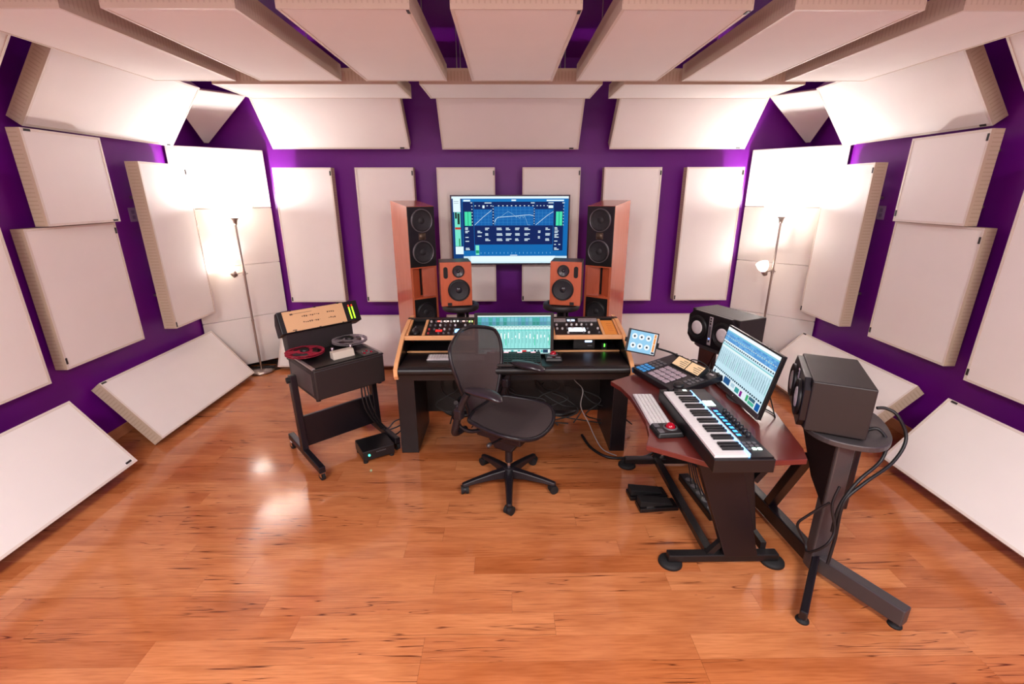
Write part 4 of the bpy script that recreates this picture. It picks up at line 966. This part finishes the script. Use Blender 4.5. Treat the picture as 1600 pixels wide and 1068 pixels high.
# ------------------------------------------------------------------ right-hand workstation desk
t = thing('keyboard_desk', 'mahogany topped workstation desk on black steel frames at right', 'desk', (0, 0, 0))
yc = 2.40
half = [(0.755, 0.0), (0.752, 0.16), (0.728, 0.30), (0.684, 0.405), (0.944, 0.571), (1.396, 0.541), (1.434, 0.446), (1.513, 0.071), (1.52, 0.0)]
poly = [(x, yc - d_) for x, d_ in half] + [(x, yc + d_) for x, d_ in half[-2:0:-1]]
MB().prism(poly, 0.722, 0.75).build('tabletop', m_mahog, t, bevel=0.002)
for yv, sgn in ((2.03, -1), (2.98, 1)):
    MB().beam((0.87, yv, 0.045), (1.47, yv, 0.045), 0.05, 0.045).build('foot_bar', m_black, t, bevel=0.006)
    for x in (0.89, 1.45): MB().lathe([(0, 0.022), (0.05, 0.022), (0.062, 0.012), (0.064, 0), (0, 0)], Matrix.Translation((x, yv, 0)), 28).build('foot_disc', m_rubber, t)
    yt = yv - 0.06 * -sgn if False else yv + (0.0)
    m = MB()
    for (x0, w0) in ((1.235, 0.05), (1.36, 0.09)): pass
    MB().add([(x, yy, z) for yy in (yv - 0.028 , yv + 0.028) for x, z in ((1.17, 0.06), (1.35, 0.06), (1.16, 0.72), (0.93, 0.72))], [(0, 1, 2, 3), (4, 7, 6, 5), (0, 4, 5, 1), (1, 5, 6, 2), (2, 6, 7, 3), (3, 7, 4, 0)]).build('column', m_dark, t, bevel=0.004)
    MB().beam((1.29, yv, 0.22), (1.20, yv, 0.70), 0.06, 0.05, up=(0, 1, 0)).build('column_tube', m_black, t, bevel=0.01)
    MB().beam((1.08, yv, 0.05), (1.20, yv, 0.20), 0.03, 0.03, up=(0, 1, 0)).build('brace', m_black, t)
    MB().beam((1.27, yv, 0.52), (1.40, yv, 0.715), 0.03, 0.03, up=(0, 1, 0)).build('brace', m_black, t)
MB().beam((1.10, 2.05, 0.06), (1.10, 2.96, 0.06), 0.045, 0.035).build('floor_rail', m_black, t)
MB().beam((1.40, 2.05, 0.085), (1.40, 2.96, 0.085), 0.03, 0.05).build('floor_rail', m_black, t)
MB().beam((1.10, 2.06, 0.68), (1.10, 2.95, 0.68), 0.03, 0.05).build('cross_rail', m_black, t)

# foot pedals and power strip below it
for k, (x, yv, lab) in enumerate(((0.93, 2.62, 'upper'), (0.96, 2.50, 'lower'))):
    t = thing('foot_pedal', 'black foot pedal on the floor under the keyboard desk, %s of the two' % ('farther' if k == 0 else 'nearer'), 'pedal', (x, yv, 0), R_(4), 'foot pedals')
    MB().b2((-0.125, -0.05, 0), (0.125, 0.05, 0.028)).build('base', m_black, t, bevel=0.004)
    MB().add([(xx, yy, z) for yy in (-0.036, 0.036) for xx, z in ((-0.12, 0.03), (0.09, 0.03), (0.09, 0.042), (-0.12, 0.075))], [(0, 1, 2, 3), (4, 7, 6, 5), (0, 4, 5, 1), (1, 5, 6, 2), (2, 6, 7, 3), (3, 7, 4, 0)]).build('treadle', m_rubber, t, bevel=0.004)
    MB().b2((-0.08, -0.04, 0.028), (-0.03, 0.04, 0.034)).build('spring_plate', m_chrome, t)
t = thing('power_strip', 'black power strip lying under the keyboard desk', 'power strip', (1.26, 2.58, 0), R_(5))
MB().b2((-0.035, -0.22, 0), (0.035, 0.22, 0.05)).build('body', m_black, t, bevel=0.006)
for k in range(5): MB().cyl((0, -0.16 + k * 0.075, 0.05), (0, -0.16 + k * 0.075, 0.0525), 0.022, 18).build('outlet', kg, t)

# ------------------------------------------------------------------ things on the keyboard desk
ZD = 0.7505
t = thing('midi_keyboard', 'black piano-style music keyboard along the edge of the right desk', 'music keyboard', (1.035, 2.14, ZD))
# local: player's side is -x; keys run along y; bass end at far +y
kx0, kx1, ky0, ky1 = -0.135, 0.135, -0.40, 0.36
MB().b2((kx0, ky0, 0.008), (kx1, ky1, 0.075)).build('case', m_black, t, bevel=0.004)
for x in (kx0 + 0.03, kx1 - 0.03):
    for yv in (-0.2, 0.33): MB().cyl((x, yv, 0), (x, yv, 0.01), 0.014, 12).build('rubber_foot', m_rubber, t)
MB().b2((kx0 + 0.006, -0.385, 0.075), (kx0 + 0.16, 0.295, 0.0762)).build('key_bed', m_rubber, t)
nW = 29; kw_ = 0.68 / nW
wkm = MB().b2((0, -kw_ / 2 + 0.0004, 0), (0.147, kw_ / 2 - 0.0004, 0.012)).mesh('white_key'); wkm.materials.append(m_white)
bkm = MB().b2((0.052, -0.0065, 0.0), (0.1465, 0.0065, 0.022)).mesh('black_key'); bkm.materials.append(m_black)
pat = [1, 1, 0, 1, 1, 1, 0]
for k in range(nW):
    yv = 0.295 - (k + 0.5) * kw_
    o = bpy.data.objects.new('white_key', wkm); col.objects.link(o); o.parent = t; o.location = (kx0 + 0.006, yv, 0.0762)
    if k < nW - 1 and pat[k % 7]:
        o = bpy.data.objects.new('black_key', bkm); col.objects.link(o); o.parent = t; o.location = (kx0 + 0.006, yv - kw_ / 2, 0.0765)
m_lg = mat('light_guide', (120, 190, 255), emit=(120, 180, 255), estr=1.6)
MB().b2((kx0 + 0.155, -0.385, 0.0762), (kx0 + 0.163, 0.295, 0.094)).build('light_guide', m_lg, t)
MB().b2((kx0 + 0.163, -0.388, 0.0755), (kx1 - 0.004, 0.30, 0.080)).build('control_panel', m_dark, t)
MB().b2((0.055, -0.22, 0.080), (0.095, 0.10, 0.0812)).build('display', m_screen_off, t)
gl = mat('blue_display', (60, 150, 235), emit=(60, 150, 235), estr=1.2)
for k in range(8): MB().b2((0.058, -0.205 + k * 0.036, 0.0812), (0.078, -0.185 + k * 0.036, 0.0818)).build('display_cell', gl, t)
for k in range(8): MB().lathe([(0.011, 0.08), (0.010, 0.095), (0, 0.096)], Matrix.Translation((0.112, -0.2 + k * 0.036, 0)), 14).build('knob', m_black, t)
MB().b2((0.032, -0.26, 0.08), (0.046, 0.06, 0.082)).build('touch_strip', mat('pale_strip', (180, 168, 164), 0.4), t)
gw = mat('lit_button', (220, 255, 240), emit=(220, 255, 240), estr=1.0)
for k in range(3):
    for j in range(2): MB().b2((0.045 + j * 0.028, 0.12 + k * 0.022, 0.08), (0.068 + j * 0.028, 0.136 + k * 0.022, 0.084)).build('button', gw, t)
for k in range(3):
    for j in range(3): MB().b2((0.045 + j * 0.024, -0.33 + k * 0.026, 0.08), (0.062 + j * 0.024, -0.315 + k * 0.026, 0.084)).build('button', gw if k == 0 and j else kg, t)
MB().b2((kx0 + 0.012, 0.305, 0.075), (kx0 + 0.15, 0.352, 0.077)).build('wheel_plate', m_dark, t)
for k, x in enumerate((kx0 + 0.04, kx0 + 0.075)): MB().cyl((x + 0.0, 0.325, 0.066), (x + 0.0, 0.375, 0.066) if False else (x + 0.02, 0.325, 0.066), 0.026, 20).build('wheel', m_rubber, t)
MB().b2((kx0 + 0.13, 0.315, 0.077), (kx0 + 0.15, 0.342, 0.08)).build('lit_switch', gw, t)

# pad controller, tilted up on its stand; user's side -x
t = thing('pad_controller', 'black pad controller with two small displays on the right desk', 'pad controller', (1.105, 2.785, ZD), R_(20))
Pm = Matrix.Rotation(R_(-9), 4, 'Y') @ Matrix.Translation((0, 0, 0.05))
pw, pd = 0.36, 0.44
MB().b2((-pw / 2, -pd / 2, -0.012), (pw / 2, pd / 2, 0.028), M=Pm).build('case', m_dark, t, bevel=0.004)
MB().b2((-pw / 2 - 0.001, pd / 2 - 0.012, -0.01), (pw / 2, pd / 2 + 0.001, 0.027), M=Pm).build('end_cheek', mat('blue_cheek', (30, 90, 130), 0.35), t)
MB().b2((-pw / 2 + 0.02, -0.14, -0.0), (-pw / 2 + 0.05, 0.14, 0.02)).build('front_foot', m_rubber, t)
MB().add([(x, yv, z) for yv in (-0.12, 0.12) for x, z in ((0.08, 0.0), (0.16, 0.0), (0.165, 0.06), (0.09, 0.05))], [(0, 1, 2, 3), (4, 7, 6, 5), (0, 4, 5, 1), (1, 5, 6, 2), (2, 6, 7, 3), (3, 7, 4, 0)]).build('rear_foot', m_black, t)
m_pad = mat('pad_rubber', (176, 158, 166), 0.55)
for r in range(4):
    for k in range(4): MB().b2((-0.155 + r * 0.043, -0.10 + k * 0.047, 0.028), (-0.121 + r * 0.043, -0.062 + k * 0.047, 0.036), M=Pm).build('pad', m_pad, t, bevel=0.003)
mb = mat('blue_button', (60, 130, 180), 0.4, emit=(40, 120, 180), estr=0.35)
for r in range(6):
    for k in range(3): MB().b2((-0.16 + r * 0.033, 0.115 + k * 0.032, 0.028), (-0.138 + r * 0.033, 0.137 + k * 0.032, 0.032), M=Pm).build('button', mb if r < 3 else kg, t)
MB().lathe([(0.032, 0.028), (0.03, 0.04), (0.024, 0.042), (0, 0.04)], Pm @ Matrix.Translation((-0.11, -0.165, 0)), 28).build('jog_wheel', m_black, t)
for r in range(4):
    for k in range(2): MB().b2((-0.06 + r * 0.03, -0.2 + k * 0.035, 0.028), (-0.04 + r * 0.03, -0.178 + k * 0.035, 0.032), M=Pm).build('button', kg, t)
for k in range(6): MB().b2((0.125, -0.19 + k * 0.05, 0.028), (0.14, -0.16 + k * 0.05, 0.032), M=Pm).build('button', mat('pale_button', (170, 160, 158), 0.4), t)
for k in range(8): MB().lathe([(0.009, 0.028), (0.008, 0.042), (0, 0.043)], Pm @ Matrix.Translation((0.16, -0.2 + k * 0.055, 0)), 12).build('knob', m_black, t)
Sm = Pm @ Matrix.Translation((0.045, -0.03, 0.03)) @ Matrix.Rotation(R_(-28), 4, 'Y')
MB().b2((-0.005, -0.13, -0.025), (0.085, 0.13, 0.006), M=Sm).build('display_hood', m_black, t, bevel=0.003)
for k in range(2):
    y0 = -0.12 + k * 0.125
    MB().b2((0.006, y0, 0.006), (0.075, y0 + 0.115, 0.0075), M=Sm).build('display', mat('amber_lcd', (196, 168, 130), emit=(196, 168, 130), estr=0.45), t)
    for j in range(4): MB().b2((0.014 + j * 0.014, y0 + 0.008, 0.0075), (0.019 + j * 0.014, y0 + 0.05 + 0.012 * (j % 3), 0.008), M=Sm).build('display_text', mat('lcd_text', (120, 110, 96), 0.5), t)

keyboard('white computer keyboard at the front edge of the right desk', (0.822, 2.37, ZD), R_(-90 - 1.5), 0.425, 0.115)
trackball('black trackball with red ball on the right desk', (0.822, 2.12, ZD), R_(-85))

# big monitor on the right desk
t = thing('desk_monitor', 'silver framed monitor on the right desk showing a pale blue mixer', 'monitor', (1.34, 2.52, ZD), R_(-90))
MT = Matrix.Translation((0, 0, 0.016)) @ Matrix.Rotation(R_(-12.7), 4, 'X')
mw, mh = 0.605, 0.37
MB().box((0, 0.014, mh / 2), (mw, 0.024, mh), M=MT).build('housing', m_black, t, bevel=0.003)
MB().b2((-mw / 2 + 0.001, -0.0015, 0.001), (mw / 2 - 0.001, 0.003, 0.03), M=MT).build('chin', mat('chin_grey', (70, 62, 66), 0.4), t)
ui('screen', t, mw - 0.02, mh - 0.042, daw('blue', 8, 26), MT @ Matrix.Translation((0, 0.0014, 0.032)), strength=1.05)
MB().lathe([(0.006, 0), (0.006, 0.001), (0, 0.001)], MT @ FRONT(0.02, -0.0016, 0.015), 16).build('badge', m_chrome, t)
MB().box((0, 0.05, 0.12), (0.08, 0.02, 0.22), M=MT).build('neck', m_alu, t)
MB().lathe([(0, 0.008), (0.11, 0.006), (0.115, 0.0), (0, 0)], Matrix.Translation((0.0, 0.10, 0)), 36).build('foot', m_alu, t)

# tablet on a bent arm clamped behind the pad controller
t = thing('tablet', 'black tablet on a thin arm showing six round knobs', 'tablet', (0.905, 2.92, 0.98))
tr = Matrix.Rotation(R_(12), 4, 'Y') @ Matrix.Rotation(R_(-14), 4, 'X')
tw, th = 0.21, 0.155
MB().box((0, 0.005, 0), (tw, 0.01, th), M=tr).build('body', m_black, t, bevel=0.004)
Q = [(0, 0, 1, 1, (150, 204, 236)), (0.86, 0, 1, 1, (236, 240, 244)), (0.89, 0.03, 0.97, 0.86, (238, 160, 92)), (0.9, 0.2, 0.96, 0.23, (255, 230, 200)), (0.9, 0.5, 0.96, 0.53, (255, 230, 200)), (0.88, 0.88, 0.99, 0.97, (60, 70, 90))]
for r in range(2):
    for k in range(3):
        cx, cy = 0.17 + k * 0.26, 0.27 + r * 0.44
        for rad, cc in ((0.105, (236, 246, 252)), (0.04, (60, 66, 76))):
            Q.append((0, 0, 0, 0, cc, [(cx + rad * math.cos(2 * PI * j / 18), cy - rad * 1.32 * math.sin(2 * PI * j / 18)) for j in range(18)]))
ui('screen', t, tw - 0.026, th - 0.016, Q, tr @ Matrix.Translation((0.002, -0.0006, -th / 2 + 0.008)), layer=0.0004, strength=1.0)
for sx in (-1, 1): MB().box((sx * (tw / 2 + 0.003), 0.006, 0.0), (0.012, 0.022, 0.03), M=tr).build('clamp_jaw', m_rubber, t)
MB().tube([(0.06, 0.018, -0.03), (0.13, 0.04, -0.06), (0.24, 0.05, -0.10), (0.35, 0.03, -0.16), (0.395, 0.0, -0.225)], 0.0065, 8).build('arm', m_black, t)
MB().cyl((0.395, 0.0, -0.229), (0.395, 0.0, -0.215), 0.03, 20).build('arm_foot', m_black, t)

# ------------------------------------------------------------------ grey monitor speakers on their stands
def big_speaker(label, loc, rz):
    W, H, D = 0.453, 0.258, 0.285
    t = thing('studio_speaker', label, 'speaker', loc, rz, 'grey studio speakers of the right desk')
    MB().b2((-W / 2, -D / 2 + 0.03, 0), (W / 2, D / 2, H)).build('cabinet', m_grey, t, bevel=0.006)
    c = 0.05
    pf = [(-W / 2 + c, 0), (W / 2 - c, 0), (W / 2, c), (W / 2, H - c), (W / 2 - c, H), (-W / 2 + c, H), (-W / 2, H - c), (-W / 2, c)]
    b = MB(); n8 = 8
    back = [(-W / 2, 0), (W / 2, 0), (W / 2, 0), (W / 2, H), (W / 2, H), (-W / 2, H), (-W / 2, H), (-W / 2, 0)]
    vs = [(x, -D / 2, z) for x, z in pf] + [(x, -D / 2 + 0.03, z) for x, z in pf]
    b.prism([(x, z) for x, z in pf], 0, 0.03, FRONT(0, -D / 2 + 0.03, 0))
    bo = b.build('baffle', m_dark, t, bevel=0.004)
    for sx in (-1, 1):
        driver(bo, 'driver', sx * 0.122, -D / 2 - 0.002, H / 2, 0.092, cone=m_sur, dustmat=mat('white_dust_cap', (214, 204, 204), 0.4))
        d = MB().lathe([(0.052, 0.010), (0.05, 0.014), (0.035, 0.012), (0.0, 0.02)], FRONT(sx * 0.122, -D / 2 - 0.002, H / 2), 28).build('white_cone', MATS['white_dust_cap'], bo)
    MB().b2((-0.016, -D / 2 - 0.006, 0.02), (0.016, -D / 2, H - 0.02)).build('tweeter_strip', mat('satin_silver', (190, 180, 184), 0.3, 0.5), bo, bevel=0.003)
    for zz, rad in ((0.225, 0.007), (0.205, 0.007), (0.185, 0.007), (0.05, 0.008)): MB().lathe([(rad, 0), (rad, 0.002), (0, 0.002)], FRONT(0, -D / 2 - 0.006, zz), 14).build('hole', m_rubber, bo)
    MB().b2((-0.009, -D / 2 - 0.0075, 0.08), (0.009, -D / 2 - 0.006, 0.165)).build('ribbon', mat('ribbon_foil', (120, 116, 122), 0.4, 0.6), bo)
    MB().b2((-0.006, -D / 2 - 0.0075, 0.066), (0.006, -D / 2 - 0.006, 0.074)).build('indicator', mat('blue_led', (90, 130, 255), emit=(90, 130, 255), estr=2), bo)
    return t
s1 = (1.654, 3.344, 0.815); s2 = (1.662, 2.172, 0.815)
big_speaker('grey studio speaker with two white cones at the far side of the right desk', s1, R_(-157.65 + 90))
big_speaker('grey studio speaker at the near side of the right desk, its side towards us', s2, R_(153.85 + 90))
def heavy_stand(label, loc, rz, mir):
    t = thing('heavy_speaker_stand', label, 'speaker stand', loc, rz, 'heavy speaker stands')
    # local coordinates measured for the near stand; the far one is mirrored in y
    Y = lambda v: v * mir
    pl = []; bx, by = 0.898, -0.44            # the oval plate follows the speaker's axis
    for k in range(48):
        a = 2 * PI * k / 48; ca, sa = math.cos(a), math.sin(a)
        rb = 0.085 + 0.195 * math.copysign(abs(ca) ** 0.8, ca); rl = 0.275 * math.copysign(abs(sa) ** 0.8, sa)
        pl.append((-0.028 + rb * bx - rl * by, Y(0.032 + rb * by + rl * bx)))
    MB().prism(pl, 0.775, 0.806).build('top_plate', m_alu, t, bevel=0.006)
    MB().prism([(0.02 + (x - 0.02) * 0.62, Y(0.01) + (y_ - Y(0.01)) * 0.62) for x, y_ in pl], 0.806, 0.8145).build('rubber_pad', m_rubber, t)
    po = (-0.055, Y(-0.235 + 0.06)); q = (po[0], po[1])
    MB().b2((q[0] - 0.045, q[1] - 0.03, 0.03), (q[0] + 0.045, q[1] + 0.03, 0.775)).build('post', m_alu, t, bevel=0.008)
    MB().b2((q[0] + 0.05, q[1] - 0.02, 0.40), (q[0] + 0.085, q[1] + 0.03, 0.775)).build('cable_channel', m_dark, t, bevel=0.006)
    MB().add([(q[0] + dx, Y(yy) if False else q[1] + mir * yy, z) for dx in (-0.05, -0.035) for yy, z in ((-0.02, 0.775), (-0.02, 0.42), (0.10, 0.52), (0.26, 0.775))], [(0, 1, 2, 3), (4, 7, 6, 5), (0, 4, 5, 1), (1, 5, 6, 2), (2, 6, 7, 3), (3, 7, 4, 0)]).build('gusset', m_dark, t, bevel=0.003)
    MB().beam((q[0] - 0.04, q[1] + mir * 0.16, 0.60), (q[0] - 0.02, q[1] + mir * 0.42, 0.10), 0.05, 0.06, up=(1, 0, 0)).build('rear_strut', m_dark, t, bevel=0.004)
    for nm, a, b, ww, hh in (('leg', (q[0], q[1], 0.075), (0.135, Y(-0.535), 0.075), 0.06, 0.09), ('leg', (q[0], q[1], 0.10), (-0.315, Y(-0.50), 0.05), 0.035, 0.05), ('leg', (q[0], q[1], 0.075), (-0.10, Y(0.46), 0.075), 0.06, 0.09)):
        MB().beam(a, b, ww, hh).build(nm, m_alu if nm == 'leg' and ww > 0.04 and b[1] * mir < 0 else m_dark, t, bevel=0.006)
        d2 = (Vector(b) - Vector(a)).normalized(); fp = Vector(b) - d2 * 0.03
        MB().lathe([(0, 0.03), (0.012, 0.03), (0.014, 0.014), (0.028, 0.008), (0.03, 0), (0, 0)], Matrix.Translation((fp.x, fp.y, 0)), 20).build('foot', m_rubber, t)
    return t
heavy_stand('heavy grey speaker stand in the right foreground with three legs', (1.69, 2.14, 0), 0, 1)
heavy_stand('heavy grey speaker stand behind the right desk near the lamp', (1.68, 3.37, 0), 0, -1)

# ------------------------------------------------------------------ cables
def cable(label, pts, r=0.005, m=None, name='cable', group=None, n=7):
    return tag(MB().tube(pts, r, n).build(name, m or m_cable), label, 'cable', group)
cable('black cable looping from the back of the near grey speaker', [(1.837, 2.06, 0.91), (1.877, 2.05, 0.911), (1.917, 2.02, 0.884), (1.951, 1.98, 0.783), (1.87, 1.93, 0.683), (1.711, 1.88, 0.6), (1.619, 1.86, 0.507), (1.622, 1.86, 0.301), (1.608, 1.85, 0.153)], 0.008)
cable('second black cable hanging down beside the near speaker stand post', [(1.756, 2.0, 0.819), (1.799, 1.98, 0.837), (1.832, 1.95, 0.784), (1.799, 1.92, 0.697), (1.678, 1.88, 0.611), (1.608, 1.865, 0.485), (1.598, 1.86, 0.339)], 0.008)
cable('black cable looping low around the near speaker stand', [(1.542, 1.85, 0.515), (1.49, 1.9, 0.403), (1.465, 1.92, 0.33), (1.526, 1.92, 0.218), (1.518, 1.88, 0.198), (1.55, 1.82, 0.291), (1.583, 1.83, 0.372), (1.558, 1.85, 0.497), (1.58, 1.86, 0.598)], 0.0065)
for k in range(4):
    pts = [(-2.98 + 0.26 * math.cos(a) * (0.9 - 0.05 * k) + 0.16, 5.06 + 0.12 * math.sin(a) + 0.01 * k, 0.008 + 0.012 * k) for a in [2 * PI * i / 9 + k for i in range(10)]]
    cable('black cable coiled on the floor behind the left floor lamp', pts, 0.006, group='coiled cables behind the left lamp')
for k in range(3):
    cable('black cable running from the tape machine stand to the studio desk', [(-1.12 + 0.02 * k, 3.30, 0.56), (-1.10 + 0.03 * k, 3.27, 0.35), (-1.02 + 0.02 * k, 3.36, 0.12), (-0.92, 3.38 + 0.02 * k, 0.05 + 0.05 * k), (-0.83, 3.35 + 0.03 * k, 0.13 + 0.03 * k)], 0.006, group='cables between tape machine and desk')
rr = random.Random(21)
for k in range(16):
    x0 = rr.uniform(-0.6, 0.55); pts = [(x0, 3.60, rr.uniform(0.35, 0.6))]
    for j in range(4): pts.append((x0 + rr.uniform(-0.05, 0.16) * (j + 1), 3.60 - 0.03 * j + rr.uniform(-0.03, 0.03), max(0.012, 0.34 - 0.09 * j + rr.uniform(-0.04, 0.04))))
    cable('black cable hanging in the tangle under the studio desk', pts, 0.006, group='tangled cables under the studio desk')
cable('pale cable hanging under the studio desk near its right leg', [(0.50, 3.58, 0.55), (0.56, 3.52, 0.46), (0.62, 3.46, 0.40), (0.60, 3.40, 0.28), (0.66, 3.34, 0.16), (0.70, 3.25, 0.08), (0.75, 3.17, 0.02), (0.84, 3.10, 0.008)], 0.004, mat('pale_cable', (150, 140, 138), 0.5))
cable('thick black cable along the floor from the desk to the right', [(0.62, 3.40, 0.02), (0.66, 3.22, 0.012), (0.76, 3.08, 0.012), (0.9, 3.06, 0.012), (1.06, 3.08, 0.012), (1.2, 3.2, 0.012)], 0.011)
for k in range(4):
    cable('thin black cable drooping below the right desk', [(1.12 + 0.05 * k, 2.9 - 0.08 * k, 0.70), (1.16 + 0.04 * k, 2.8, 0.45 - 0.05 * k), (1.22, 2.7 - 0.05 * k, 0.2), (1.24 + 0.01 * k, 2.66 - 0.06 * k, 0.06)], 0.004, group='cables drooping under the right desk')
cable('thin dark cable curling from the pad controller to the monitor', [(1.20, 2.83, 0.815), (1.24, 2.90, 0.86), (1.32, 2.88, 0.84), (1.38, 2.80, 0.775), (1.42, 2.74, 0.7565)], 0.004)
cable('thin dark cable looped on the right desk behind the monitor', [(1.44, 2.33, 0.90), (1.46, 2.30, 0.82), (1.47, 2.27, 0.757), (1.485, 2.30, 0.756), (1.475, 2.36, 0.756), (1.44, 2.40, 0.756)], 0.0035)
